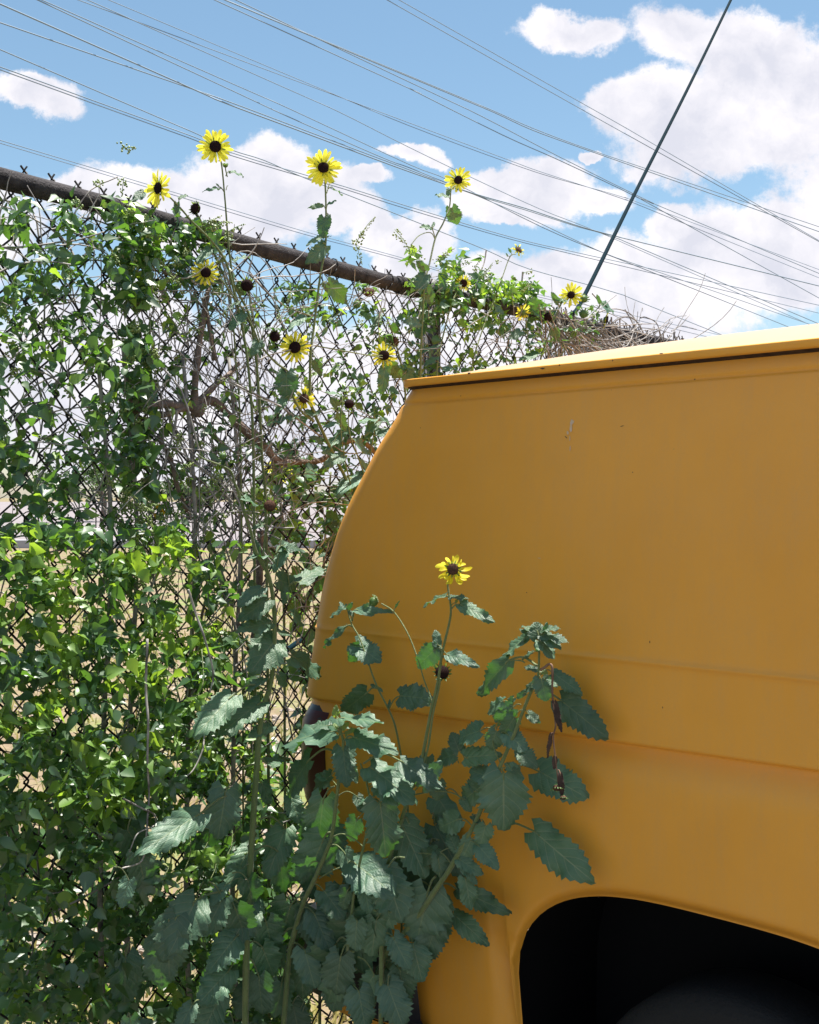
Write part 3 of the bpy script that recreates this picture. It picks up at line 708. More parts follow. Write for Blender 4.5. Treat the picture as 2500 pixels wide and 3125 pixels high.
def head(root, Zf, c, Rp, rp, kind='bloom', face=None, tilt=0.0, dep=0.0, npet=20, oval=1.0, seed=None, droop=0.0, lab=None):
    """a flower head: disc, petals and sepals as sub-parts. Rp, rp: outer and disc radius in photo pixels"""
    SEED[0] += 1; rd = random.Random(seed or SEED[0])
    Z = Zf(c[0])-dep; C = P(c[0], c[1], Z); s = Z/F; Ro, ri = Rp*s*1.07, rp*s
    nrm = (face or ((CAMP-C).normalized()+Vector((rd.uniform(-.12, .12), 0, .30+tilt)))).normalized()
    a = nrm.cross(Vector((0, 0, 1))).normalized(); b_ = a.cross(nrm)
    hd_ = bpy.data.objects.new('flower_head' if kind != 'bud' else 'bud', None); COL.objects.link(hd_); hd_.parent = root; hd_.location = C-world_loc(root)
    if lab: hd_['label'] = lab
    mb = MB()
    dm = 'disc' if kind in ('bloom', 'seed') else 'disc_brown' if kind in ('old', 'wilt', 'brown') else 'sepal'
    hgt = {'bloom': .35, 'seed': .75, 'brown': .6, 'old': .6, 'wilt': .5, 'bud': .9}[kind]
    ball(mb, C, ri, dm, 18, 12, flat=hgt, axis=nrm, jit=.05)
    nfl = 70 if kind != 'bud' else 0
    for k in range(nfl):                       # florets and seed scales stand out of the disc
        r = ri*math.sqrt((k+.5)/nfl)*1.0; w = k*2.39996; q = C+(a*math.cos(w)+b_*math.sin(w))*r
        up_ = nrm*(ri*hgt*math.sqrt(max(0, 1-(r/ri)**2))+ri*.02)
        tp = q+up_+(nrm*.55+(a*math.cos(w)+b_*math.sin(w))*(r/ri)*.7)*ri*rd.uniform(.10, .24)
        e = a*ri*.06; f_ = b_*ri*.06
        mb.add([q+up_*.9-e-f_, q+up_*.9+e-f_, q+up_*.9+e+f_, q+up_*.9-e+f_, tp], [[0, 1, 4], [1, 2, 4], [2, 3, 4], [3, 0, 4]], dm)
    mb.build('disc', hd_, origin=C)
    if kind in ('bloom', 'wilt', 'old'):
        for k in range(npet):
            w = 2*math.pi*(k+rd.uniform(-.22, .22))/npet; lay = k % 2
            L = (Ro-ri*.8)*rd.uniform(.80, 1.16)*(1 if kind == 'bloom' else rd.uniform(.75, 1.15) if kind == 'wilt' else rd.uniform(.5, 1.0))
            d = a*math.cos(w)*oval+b_*math.sin(w)
            base = C+d*ri*.82-nrm*ri*(.12+.08*lay)
            lift = rd.uniform(-.10, .22)-.04 if kind == 'bloom' else rd.uniform(-.5, .9)
            tip = base+(d+nrm*lift+Vector((0, 0, -droop*rd.uniform(.2, 1)))+a*rd.uniform(-.12, .12)).normalized()*L*(.6+.4*oval)
            pm = MB(); tw = nrm+(a*math.sin(w)-b_*math.cos(w))*rd.uniform(-.5, .5)*(1 if kind == 'bloom' else 2)
            ax = tip-base; nn = tw-ax*(tw.dot(ax)/ax.length_squared); nn.normalize(); sd_ = ax.normalized().cross(nn)
            wid = L*rd.uniform(.105, .15)*(1.08 if kind == 'bloom' else 1.45 if kind == 'wilt' else .9); vs = []; cu = rd.uniform(-.06, .12) if kind == 'bloom' else rd.uniform(-.35, .35)
            for i in range(8):
                t_ = i/7; ww = wid*(.45+1.5*t_**.8*(1-t_)**.55 if t_ < 1 else .12)
                cc = base+ax*t_+nn*(cu*L*math.sin(t_*3.14))
                vs += [cc-sd_*ww, cc-nn*ww*.25, cc+sd_*ww]
            pm.add(vs, [[i*3+j, i*3+j+1, i*3+j+4, i*3+j+3] for i in range(7) for j in range(2)], 'petal' if kind != 'old' else 'petal_old')
            pm.build('petal', hd_, origin=C)
    # green sepals behind
    sm = MB(); ns_ = 13
    for k in range(ns_):
        w = 2*math.pi*(k+rd.uniform(-.2, .2))/ns_; d = a*math.cos(w)*oval+b_*math.sin(w)
        base = C+d*ri*.55-nrm*ri*.38
        L = ri*(1.0 if kind != 'bud' else 1.1)*rd.uniform(.8, 1.15)
        out_ = {'bloom': .9, 'wilt': .8, 'old': .7, 'seed': .65, 'brown': .6, 'bud': .45}[kind]
        tip = base+(d*out_+nrm*(.15 if kind == 'bloom' else .75)).normalized()*L*1.25
        leaf_mesh(sm, base, tip, .42, d-nrm*.2, 'sepal', rd.randint(0, 999), nt_=5, ns=1, curl=-.12 if kind != 'bloom' else .1, jag=0, narrow=True)
    ball(sm, C-nrm*ri*.35, ri*.72, 'sepal', 10, 6, flat=.6, axis=nrm)
    sm.build('sepal_ring', hd_, origin=C)
    return hd_
def stems(root, Zf, paths, mat_='stem', to_ground=True):
    for i, (pts, r0, r1) in enumerate(paths):
        dep = 0
        q = [P(p[0], p[1], Zf(p[0])-(p[2] if len(p) > 2 else 0)) for p in pts]
        mb = MB()
        if i == 0 and to_ground:
            d = (q[-1]-q[-2]).normalized(); e = q[-1]; hz = e.z
            q += [Vector((e.x+d.x*.12, e.y+d.y*.05, hz*.5)), Vector((e.x+d.x*.16, e.y+d.y*.05, -.01))]
        tube(mb, smoothpath(q, 6), max(.0013, r0*.72), max(.0013, r1*.60), mat_, 9, rough=.12)
        mb.build('stem' if i == 0 else 'branch', root, origin=q[0])
def plant(label, group, Zf, basepx, name='sunflower_plant'):
    b_ = P(basepx[0], 2000, Zf(basepx[0])); b_.z = 0
    o = thing(name, b_, label, 'sunflower', group)
    if group != GF: PL.append(o)
    return o
def mk(Zfun, off): return lambda x: Zfun(x)-off

# ------------------------------------------------------------------ sunflowers on the fence
GF = 'wild sunflowers growing along the fence'; PL = []
px = .00078
z1 = mk(zf, .10)
# A: tallest bloom, upper left
r = plant('wild sunflower with the tallest bloom, standing above the left end of the bare rail', GF, z1, (735, 0))
stems(r, z1, [([(668,490),(676,499),(686,600),(693,690),(699,763),(703,790),(712,860),(733,905),(760,960),(778,1060),(790,1200),(800,1400),(812,1600)], .0022, .0065),
              ([(694,540),(689,520),(688,508)], .0012, .0010)])
head(r, z1, (657, 447), 51, 18, 'bloom', tilt=-.05, npet=23)
head(r, z1, (688, 504), 10, 8, 'bud', face=Vector((.1, -.4, 1)))
for n_, b_, t_, w, up in [((689,537),(700,522),(749,532),.3,.7),((686,590),(672,573),(622,577),.22,.6),((686,590),(668,568),(660,560),.6,.3),((690,580),(694,567),(697,565),.4,.2),
        ((703,790),(712,795),(765,772),.36,.85),((712,860),(722,868),(748,905),.8,.1)]: add_leaf(r, z1, n_, b_, t_, w, up)
# left oval bloom
z2 = mk(zf, .12)
r = plant('wild sunflower with a narrow side turned bloom at the far upper left above the rail', GF, z2, (640, 0))
stems(r, z2, [([(485,592),(510,595),(548,632),(583,672),(611,700),(650,740),(690,800),(712,880),(742,1010),(765,1200),(775,1500)], .0022, .006)])
head(r, z2, (482, 574), 56, 18, 'bloom', face=Vector((-.75, -.8, -.05)), npet=20)
for n_, b_, t_, w, up in [((548,630),(545,605),(575,590),.35,.8),((548,632),(540,618),(538,652),.7,.05),((430,600),(440,585),(405,610),.6,.3),((650,740),(640,760),(600,800),.5,.2)]: add_leaf(r, z2, n_, b_, t_, w, up)
# dead heads on thin stalks
z3 = mk(zf, .07)
r = plant('dead sunflower stalk with one dark seed head beside the left rail end', GF, z3, (640, 0), 'dead_sunflower')
stems(r, z3, [([(600,650),(612,670),(625,705),(650,760),(700,900),(720,1100),(735,1400)], .0018, .004)], 'stem')
head(r, z3, (597, 637), 20, 17, 'seed', face=Vector((-.6, -.7, .15)))
# B: second tall bloom, long stem down to the van corner
z4 = mk(zf, .13)
r = plant('wild sunflower with a tall bloom crossing mid rail, its stem reaching the van corner', GF, z4, (1050, 0))
stems(r, z4, [([(988,530),(992,550),(995,636),(994,743),(978,839),(968,915),(958,1000),(948,1076),(946,1160),(946,1212),(953,1245),(994,1337),(1030,1410),(1058,1468),(1085,1560)], .0026, .0085),
              ([(672,850),(699,885),(735,935),(750,960),(772,1000),(795,1052),(840,1105),(882,1139),(890,1200),(920,1255),(958,1286)], .0022, .005),
              ([(1005,560),(1001,575),(997,590)], .0012, .0016),
              ([(760,885),(765,940),(785,1010),(795,1045)], .0018, .0028),
              ([(1168,1092),(1100,1080),(1000,1062),(920,1050),(948,1076)], .0020, .0028)])
head(r, z4, (987, 511), 51, 17, 'bloom', npet=22, tilt=0.05)
head(r, z4, (628, 831), 41, 16, 'bloom', npet=17, tilt=-.1)
head(r, z4, (754, 871), 22, 19, 'seed', face=Vector((.1, -.9, .2)))
head(r, z4, (900, 1060), 46, 18, 'bloom', npet=19, tilt=-.05, seed=31)
head(r, z4, (1172, 1084), 38, 16, 'bloom', npet=17, seed=33)
head(r, z4, (839, 1027), 19, 16, 'seed')
head(r, z4, (928, 1216), 36, 15, 'wilt', npet=19, droop=.4, seed=35)
head(r, z4, (1014, 552), 10, 7, 'bud', face=Vector((.5, -.3, .6)))
for L_ in [((992,660),(991,664),(983,724),.85,.05),((995,650),(1004,656),(1002,690),.55,.05),((985,740),(993,748),(944,798),.62,.1),((983,733),(978,724),(938,742),.3,.4),((988,728),(994,724),(1013,716),.3,.6),
        ((994,640),(986,625),(946,632),.32,.3),((996,640),(1000,625),(1029,606),.22,.5),((1003,576),(1008,571),(1049,589),.3,.8),((978,870),(1000,862),(1070,930),.55,.15),
        ((882,1139),(874,1138),(876,1224),1.0,.3),((1010,1370),(1050,1315),(990,1370),.38,.85),((957,1280),(907,1270),(836,1280),.38,.9),((1000,1250),(1035,1262),(1058,1320),.6,.2),
        ((940,1060),(932,965),(880,998),.45,.8),((800,1050),(805,1002),(858,998),.35,.85),((735,930),(730,920),(688,942),.3,.85),((750,950),(745,955),(700,1000),.5,.1),((795,1052),(790,1040),(770,1085),.7,.1),
        ((945,1110),(960,1100),(985,1150),.6,.3),((890,1210),(870,1215),(840,1260),.5,.3),((1000,1345),(985,1350),(950,1330),.5,.4),((1035,1415),(1020,1380),(985,1378),.5,.3),((1172,1110),(1175,1122),(1165,1200),.6,.1),
        ((1150,1085),(1190,1110),(1225,1160),.7,.2),((920,1255),(935,1262),(985,1250),.4,.5)]: add_leaf(r, z4, *L_)
# pale leafed branch in front of the van's edge
z5 = mk(zf, .16)
r = plant('wild sunflower with a dark seed head and pale leaves touching the van edge', GF, z5, (1110, 0))
stems(r, z5, [([(1066,1245),(1063,1290),(1072,1340),(1095,1400),(1112,1450),(1125,1500),(1150,1600)], .0018, .005),
              ([(1150,1290),(1140,1330),(1128,1400),(1116,1455)], .0015, .003),
              ([(1045,1210),(1040,1300),(1052,1400),(1075,1500)], .0015, .003)])
head(r, z5, (1066, 1233), 19, 15, 'seed', face=Vector((0, -.8, .4)))
for L_ in [((1112,1450),(1122,1446),(1028,1492),.6,.75),((1112,1452),(1112,1450),(1084,1516),.8,.6),((1125,1430),(1130,1440),(1100,1400),.5,.4),((1150,1290),(1155,1285),(1115,1320),.5,.8),((1150,1290),(1160,1275),(1205,1295),.35,.6),
        ((1150,1290),(1145,1280),(1095,1282),.4,.7),((1140,1330),(1150,1330),(1190,1300),.55,.6),((1040,1300),(1030,1290),(985,1300),.4,.8),((1072,1340),(1085,1350),(1140,1385),.5,.5),((1052,1400),(1045,1390),(990,1420),.5,.3),
        ((1045,1215),(1040,1205),(995,1190),.45,.8),((1048,1225),(1030,1240),(1010,1215),.8,.2)]: add_leaf(r, z5, *L_)
# bud stalks and brown heads, middle
r = plant('wilting sunflower with two brown drooping heads below the right part of the bare rail', GF, z3, (1215, 0), 'dead_sunflower')
stems(r, z3, [([(1128,898),(1146,905),(1166,946),(1187,986),(1208,1050),(1218,1085),(1228,1130),(1235,1190),(1238,1300)], .002, .005),
              ([(1204,1045),(1212,1060),(1220,1090)], .0015, .002)])
head(r, z3, (1125, 891), 24, 19, 'brown', face=Vector((0, -.5, 1)))
head(r, z3, (1204, 1042), 22, 15, 'brown', face=Vector((-.5, -.9, -.2)))
head(r, z3, (1090, 930), 15, 12, 'bud', face=Vector((-.2, -.8, .5)))
for L_ in [((1187,986),(1195,990),(1215,1020),.7,.1),((1166,946),(1160,960),(1140,1000),.5,.2),((1220,1095),(1245,1100),(1262,1120),.5,.3),((1228,1130),(1236,1140),(1280,1150),.7,.15),((1187,986),(1165,985),(1130,990),.3,.7)]: add_leaf(r, z3, *L_)
# C: right tall bloom
z6 = mk(zf, .12)
r = plant('wild sunflower with the high lone bloom above the leafy rail end', GF, z6, (1290, 0))
stems(r, z6, [([(1392,565),(1377,580),(1372,631),(1352,682),(1329,727),(1311,804),(1296,865),(1290,966),(1285,1060),(1283,1150),(1280,1300)], .0022, .0062),
              ([(1254,748),(1275,722),(1300,710),(1318,712),(1327,728)], .0011, .0018), ([(1317,692),(1322,705),(1328,724)], .0010, .0014)])
head(r, z6, (1399, 549), 38, 13, 'bloom', npet=18, seed=41)
for L_ in [((1374,610),(1368,598),(1332,590),.35,.5),((1374,590),(1370,575),(1366,600),.7,.1),((1372,640),(1378,634),(1398,688),.95,.05),((1325,715),(1316,695),(1286,688),.45,.3),((1322,705),(1320,692),(1328,675),.5,.3),
        ((1375,585),(1385,574),(1405,578),.3,.6),((1309,812),(1300,826),(1275,800),.8,.1),((1296,865),(1302,878),(1318,932),.85,.05),((1305,835),(1298,838),(1272,880),.9,.1),((1290,960),(1280,985),(1240,980),.6,.3)]: add_leaf(r, z6, *L_)
# D
r = plant('wild sunflower with a small bloom half sunk in vines over the leafy rail end', GF, z6, (1340, 0))
stems(r, z6, [([(1408,872),(1397,885),(1377,931),(1357,1007),(1340,1080),(1333,1140),(1330,1300)], .002, .0055)])
head(r, z6, (1415, 864), 24, 12, 'bloom', npet=19, face=Vector((.35, -.9, -.1)))
for L_ in [((1385,915),(1398,900),(1440,912),.5,.8),((1360,1000),(1372,1040),(1408,1045),.45,.8),((1345,1060),(1335,1055),(1290,1068),.5,.7),((1340,1080),(1332,1090),(1298,1110),.5,.6),((1335,1120),(1350,1125),(1400,1118),.4,.7)]: add_leaf(r, z6, *L_)
# E
r = plant('slender wild sunflower with a half open bud high above the vines', GF, z6, (1440, 0))
stems(r, z6, [([(1575,775),(1557,783),(1534,844),(1514,900),(1489,961),(1465,1030),(1440,1120),(1430,1250)], .0016, .004)])
head(r, z6, (1583, 763), 22, 11, 'wilt', npet=14, face=Vector((.5, -.6, .5)))
for L_ in [((1563,780),(1560,770),(1552,757),.5,.3),((1557,785),(1550,782),(1545,772),.5,.3),((1534,844),(1528,852),(1505,858),.4,.8),((1514,900),(1522,905),(1560,915),.5,.5),((1500,930),(1510,935),(1545,955),.5,.3)]: add_leaf(r, z6, *L_)
# F
z7 = mk(zf, .15)
r = plant('wild sunflower with a full bloom and green buds at the foot of the guy wire', GF, z7, (1650, 0))
stems(r, z7, [([(1728,908),(1712,930),(1692,976),(1677,1017),(1662,1060),(1650,1100),(1640,1250)], .0024, .0055),
              ([(1828,938),(1800,965),(1768,1007),(1740,1040),(1717,1078),(1700,1130)], .0022, .0035), ([(1850,978),(1830,978),(1800,988),(1768,1007)], .0014, .002),
              ([(1762,940),(1755,990),(1752,1050)], .0011, .0016)])
head(r, z7, (1743, 900), 35, 12, 'bloom', npet=19, seed=51)
head(r, z7, (1781, 958), 17, 13, 'bud', face=Vector((.1, -.8, .5)))
head(r, z7, (1851, 976), 26, 13, 'bloom', npet=16, face=Vector((.97, -.12, -.25)), seed=52)
head(r, z7, (1673, 968), 17, 14, 'seed', face=Vector((0, -.6, .2)))
head(r, z7, (1782, 912), 16, 12, 'bud', face=Vector((.5, -.8, .3)))
for L_ in [((1705,945),(1716,918),(1690,905),.5,.6),((1700,955),(1705,925),(1685,895),.5,.3),((1712,935),(1712,920),(1735,912),.4,.3),((1690,980),(1688,960),(1700,935),.4,.6),((1680,960),(1676,940),(1660,925),.4,.6),
        ((1828,938),(1835,930),(1880,940),.6,.4),((1828,938),(1832,925),(1822,900),.5,.3),((1828,938),(1815,935),(1805,930),.4,.5),((1828,940),(1845,925),(1865,935),.6,.3),((1735,1040),(1755,1010),(1700,995),.45,.85),
        ((1740,1040),(1770,1012),(1800,1010),.5,.8),((1745,1030),(1790,1005),(1830,1010),.4,.6),((1680,1010),(1690,1000),(1702,1045),.7,.1),((1662,1060),(1660,1050),(1620,1040),.5,.8),((1655,1085),(1645,1078),(1595,1088),.5,.85),((1800,970),(1812,980),(1825,985),.4,.4)]: add_leaf(r, z7, *L_)
r = plant('wild sunflower with a bloom seen from behind among the rail vines', GF, z6, (1600, 0))
stems(r, z6, [([(1600,960),(1608,1000),(1612,1060),(1610,1200)], .0018, .004)])
head(r, z6, (1595, 953), 26, 11, 'bloom', npet=17, face=Vector((-.3, .5, .3)))
for L_ in [((1605,990),(1618,925),(1650,960),.8,.1),((1605,985),(1625,950),(1655,965),.5,.3),((1610,1020),(1590,1010),(1560,1030),.6,.2)]: add_leaf(r, z6, *L_)

# G: plant behind the fence with dark shaded leaves and a bloom seen from behind
z8 = mk(zf, -.16)
r = plant('shaded sunflower behind the fence with its bloom facing away near the branch bend', GF, z8, (865, 0))
stems(r, z8, [([(848,1440),(853,1490),(858,1560),(862,1650),(865,1800),(868,2000)], .0045, .006), ([(750,1180),(795,1290),(838,1390),(846,1440)], .004, .004)])
head(r, z8, (849, 1433), 42, 15, 'bloom', npet=17, face=Vector((.1, .9, .35)))
for L_ in [((850,1450),(890,1420),(880,1352),1.0,0),((855,1480),(880,1465),(985,1420),.85,0),((855,1500),(840,1470),(790,1460),.7,0),((858,1560),(845,1545),(760,1545),.6,0),((860,1600),(870,1590),(835,1660),.9,0),((860,1620),(885,1612),(930,1655),1.0,0),
        ((810,1330),(800,1340),(745,1330),.6,0),((800,1300),(815,1290),(875,1270),.5,0),((862,1560),(890,1540),(985,1510),.35,0),((862,1700),(850,1690),(790,1730),.9,0),((864,1760),(890,1750),(950,1790),.8,0),((866,1850),(880,1840),(960,1860),.7,0)]: add_leaf(r, z8, *L_)
r = plant('dark leafy sunflower stalk behind the fence close to the van corner', GF, z8, (1000, 0))
stems(r, z8, [([(1010,1440),(1000,1550),(990,1680),(985,1850),(980,2050)], .004, .007), ([(1090,1470),(1060,1560),(1020,1650),(995,1720)], .003, .005)])
for i in range(34):
    y = 1480+i*18; x = 1000+random.uniform(-25, 70)-.07*(y-1480)
    add_leaf(r, z8, (1000-(y-1480)*.04, y), (x, y+random.uniform(-10, 20)), (x+random.uniform(-60, 60), y+random.uniform(30, 80)), random.uniform(.5, .9), random.uniform(0, .3))

# H: the tall plant left of the van, in front of the fence
z9 = mk(zf, .37)
r = plant('tall thick stemmed sunflower in front of the fence just left of the van', 'sunflower plants in the foreground', z9, (755, 0))
stems(r, z9, [([(600,1385),(622,1400),(699,1433),(715,1470),(730,1510),(748,1570),(765,1620),(780,1680),(800,1718),(822,1762),(836,1850),(838,1955),(828,2080),(806,2150),(793,2225),(780,2400),(768,2580),(758,2760),(752,2900)], .0022, .0125),
              ([(823,1560),(813,1600),(806,1662),(800,1716)], .0018, .003), ([(700,1455),(725,1490),(765,1550),(800,1610)], .0014, .0022),
              ([(860,1640),(850,1700),(840,1770)], .0016, .0022), ([(870,1660),(882,1780),(900,1850),(885,1960)], .0016, .0025)])
head(r, z9, (824, 1543), 24, 18, 'old', npet=12, droop=.5, seed=61)
head(r, z9, (681, 1392), 14, 11, 'bud', face=Vector((-.3, -.8, .5)))
for L_ in [((836,1830),(818,1828),(738,1884),.65,.4),((832,1800),(800,1792),(728,1840),.5,.3),((838,1780),(850,1770),(915,1790),.75,.15),((880,1790),(912,1778),(985,1720),.62,.55),((838,1925),(848,1925),(902,1937),.5,.8),
        ((838,1945),(842,1952),(768,2045),.95,.05),((838,2010),(890,2002),(1002,2058),.45,.45),((828,2080),(806,2070),(755,2100),.5,.5),((820,2110),(708,2125),(600,2235),.62,.1),((808,2150),(795,2145),(672,2228),.5,.65),
        ((838,1900),(828,1900),(735,1915),.45,.3),((800,2200),(830,2215),(765,2240),.5,.3),((800,1716),(790,1700),(775,1640),.5,.2),((750,1570),(735,1518),(795,1536),.45,.5),((748,1570),(738,1530),(770,1555),.5,.5),
        ((840,1720),(820,1700),(755,1690),.4,.8),((842,1700),(850,1680),(880,1650),.5,.5),((842,1690),(860,1665),(940,1672),.4,.6),((845,1690),(870,1680),(835,1740),.6,.2),((870,1700),(880,1675),(930,1690),.4,.7),
        ((815,1600),(805,1600),(770,1610),.35,.4),((838,2060),(850,2060),(880,2100),.6,.3),((788,2330),(690,2412),(667,2565),.95,.08),((760,2450),(612,2482),(436,2592),.45,.3),((755,2780),(598,2748),(515,2915),.85,.05),
        ((790,2500),(870,2530),(815,2680),.7,.05),((775,2600),(850,2600),(874,2738),.75,.45),((755,2750),(773,2753),(700,2895),.8,.1),((770,2640),(740,2650),(700,2640),.5,.3),((780,2380),(800,2390),(830,2460),.6,.3),
        ((785,2320),(815,2330),(890,2300),.5,.4),((885,1880),(890,1870),(935,1910),.5,.4),((890,1850),(870,1840),(860,1800),.5,.6),((765,2700),(690,2700),(640,2760),.6,.2),((758,2850),(720,2860),(640,2960),.8,.1),
        ((755,2880),(800,2890),(840,2990),.8,.1),((752,2900),(700,2960),(610,3060),.8,.1),((752,2920),(790,2980),(800,3110),.8,.1)]: add_leaf(r, z9, *L_)
# butterfly
bz = zf(480)-.05; bc = P(497, 1573, bz)
bf = thing('butterfly', bc, 'orange butterfly with black striped wings perched on a vine stem at the left', 'butterfly')
mb = MB(); tube(mb, [P(492, 1557, bz), P(499, 1575, bz), P(502, 1588, bz)], .0012, .0016, 'wing_black', 6); mb.build('body', bf)
def wing(name, pts, bars):
    mb = MB(); q = [P(x, y, bz-.003-.0003*i) for i, (x, y) in enumerate(pts)]; c = sum(q, Vector())/len(q)
    th = Vector((0, .0006, 0)); n = len(q)
    mb.add([c]+q, [[0, 1+k, 1+(k+1) % n] for k in range(n)], 'wing'); o = mb.build(name, bf)
    for b_ in bars:
        k = MB(); tube(k, [P(x, y, bz-.0048) for x, y in b_], .0011, .0004, 'wing_black', 4); k.build('stripe', o, origin=bc)
wing('wing', [(498,1570),(482,1556),(472,1545),(476,1538),(488,1536),(497,1550),(505,1562),(499,1573)], [[(497,1568),(489,1548)], [(496,1569),(479,1553)], [(503,1563),(492,1540)]])
wing('wing', [(496,1573),(480,1572),(466,1560),(468,1572),(474,1580),(482,1588),(490,1582),(497,1578)], [[(494,1573),(472,1566)], [(480,1575),(476,1572)]])

# ------------------------------------------------------------------ sunflowers in front of the van
GV = 'sunflower plants in the foreground'
v1 = mk(zv, .27)
r = plant('sunflower plant with the single ragged bloom in front of the yellow van', GV, v1, (1165, 0))
stems(r, v1, [([(1370,1772),(1367,1790),(1376,1853),(1373,1894),(1358,1957),(1347,2010),(1335,2091),(1318,2160),(1294,2288),(1280,2350),(1255,2410),(1222,2513),(1198,2590),(1180,2660),(1171,2721),(1166,2834),(1164,2950)], .0022, .0088),
              ([(1345,2070),(1338,2110),(1322,2180),(1305,2290),(1282,2350)], .0020, .0036),
              ([(1165,1842),(1202,1867),(1242,1928),(1271,1998),(1294,2073),(1315,2131),(1317,2160)], .0016, .0022)])
head(r, v1, (1382, 1737), 50, 18, 'wilt', npet=17, droop=.45, tilt=-.28, seed=71, lab='ragged yellow bloom with curled petals')
head(r, v1, (1350, 2052), 25, 21, 'seed', seed=72, dep=-.06)
head(r, v1, (1141, 1836), 22, 15, 'bud', face=Vector((-.9, -.4, .5)))
for L_ in [((1372,1830),(1361,1816),(1284,1842),.42,.75),((1374,1830),(1374,1822),(1427,1820),.45,.75),((1376,1860),(1404,1845),(1502,1889),.38,.55),((1376,1850),(1390,1840),(1400,1825),.5,.5,0,0,'leaf_young'),((1352,1985),(1336,1968),(1330,1922),.8,.1),((1350,1985),(1330,1980),(1266,2040),.72,.1),
        ((1354,1990),(1364,1998),(1453,2025),.42,.2),((1350,1995),(1345,1985),(1322,1962),.6,.2),((1350,2005),(1362,2015),(1382,2010),.6,.2),((1317,2160),(1310,2155),(1308,2128),.4,.1),((1202,1867),(1206,1855),(1218,1834),.3,.3),((1155,1838),(1150,1825),(1136,1812),.4,.5,0,0,'leaf_young'),
        ((1175,2720),(1150,2740),(1180,2840),.9,.1),((1170,2790),(1165,2800),(1120,2900),.9,.1),((1166,2850),(1200,2860),(1250,2960),.8,.1),((1166,2880),(1120,2880),(1050,2980),.8,.2),((1255,2410),(1290,2400),(1340,2330),.7,.1)]: add_leaf(r, v1, *L_)
v2 = mk(zv, .16)
r = plant('leafy sunflower stalk without a bloom at the van rear edge, left of the ragged bloom', GV, v2, (1240, 0))
stems(r, v2, [([(1060,1859),(1074,1905),(1097,1946),(1120,2010),(1149,2091),(1184,2160),(1207,2218),(1225,2311),(1236,2380),(1245,2500),(1230,2700)], .0020, .0046)])
for L_ in [((1065,1870),(1056,1853),(1000,1878),.42,.5),((1074,1895),(1083,1862),(1188,1860),.26,.4),((1074,1912),(1058,1911),(972,1972),.24,.5),((1095,1955),(1085,1966),(1158,2014),.85,.05),((1090,1965),(1100,1972),(1062,2024),.8,.1),
        ((1150,2100),(1122,2113),(1034,2182),.58,.05),((1186,2165),(1221,2124),(1310,2130),.82,.1),((1149,2095),(1145,2098),(1130,2085),.6,.1),((1152,2095),(1158,2100),(1168,2112),.6,.2),((1186,2165),(1188,2160),(1190,2135),.5,.1),
        ((1062,1862),(1062,1858),(1075,1840),.7,.3),((1064,1865),(1066,1866),(1080,1880),.7,.2),((1060,1860),(1050,1855),(1035,1835),.5,.3)]: add_leaf(r, v2, *L_)
# left cluster
v3 = mk(zv, .35)
r = plant('sunflower plant with a bright sunlit crown of pale leaves in front of the tail light', GV, v3, (900, 0))
stems(r, v3, [([(1030,2190),(1042,2240),(1048,2270),(1038,2350),(1026,2450),(1010,2560),(975,2650),(958,2688),(925,2760),(895,2860),(880,2950)], .0035, .0105),
              ([(1100,2330),(1115,2370),(1126,2420),(1135,2460),(1115,2560),(1085,2700),(1060,2900)], .0022, .005),
              ([(1060,2640),(1020,2655),(975,2680)], .0016, .002), ([(1110,2585),(1080,2560),(1045,2545),(1012,2555)], .0018, .002)])
for L_ in [((1040,2225),(1040,2192),(1163,2190),.42,.85),((1050,2260),(1080,2250),(1205,2285),.55,.7),((1048,2275),(1047,2282),(1058,2398),.78,.45,.03),((1040,2240),(1026,2232),(846,2250),.52,.75),((1040,2230),(1000,2215),(948,2205),.7,.6),
        ((1035,2300),(945,2318),(856,2434),.6,.45),((1115,2370),(1130,2342),(1263,2434),.6,.55),((1110,2330),(1222,2322),(1343,2396),.5,.5),((1036,2340),(1012,2366),(943,2412),.5,.45),((1035,2195),(1025,2185),(1026,2152),.8,.5,0,0,'leaf_young'),
        ((1020,2400),(988,2438),(970,2574),.9,.05),((1135,2440),(1160,2450),(1182,2620),.85,.05),((1060,2640),(1076,2630),(1199,2720),.82,.35),((1010,2540),(988,2560),(925,2705),.85,.08),((930,2740),(888,2762),(850,2895),1.0,.08),
        ((1042,2235),(1045,2225),(1062,2205),.6,.5,0,0,'leaf_young'),((1040,2240),(1035,2245),(1020,2262),.6,.5,0,0,'leaf_young'),((1045,2240),(1055,2240),(1080,2222),.6,.6,0,0,'leaf_young'),((1042,2230),(1030,2225),(1018,2205),.6,.5,0,0,'leaf_young'),
        ((1128,2430),(1120,2440),(1085,2452),.5,.6),((1130,2440),(1140,2430),(1150,2415),.5,.4),((1030,2430),(1090,2430),(1110,2480),.8,.1),((1005,2580),(1050,2600),(1090,2700),.7,.02),((985,2640),(940,2640),(890,2700),.7,.1),
        ((1128,2400),(1150,2400),(1210,2450),.7,.1),((1040,2320),(1070,2330),(1090,2390),.6,.2),((1030,2400),(1000,2380),(960,2360),.5,.2),((950,2700),(990,2720),(1050,2800),.9,.03),((925,2770),(960,2790),(1010,2900),.9,.03),
        ((905,2830),(850,2880),(780,2980),.8,.1),((890,2880),(930,2900),(960,3020),.9,.1),((885,2920),(860,3000),(840,3120),.8,.1),((1085,2690),(1110,2700),(1130,2790),.8,.02),((1070,2800),(1090,2810),(1080,2910),.8,.05),((1060,2880),(1040,2920),(1020,3050),.9,.1),
        ((1090,2700),(1060,2720),(1040,2780),.7,.02),((1130,2480),(1090,2500),(1060,2570),.8,.02)]: add_leaf(r, v3, *L_)
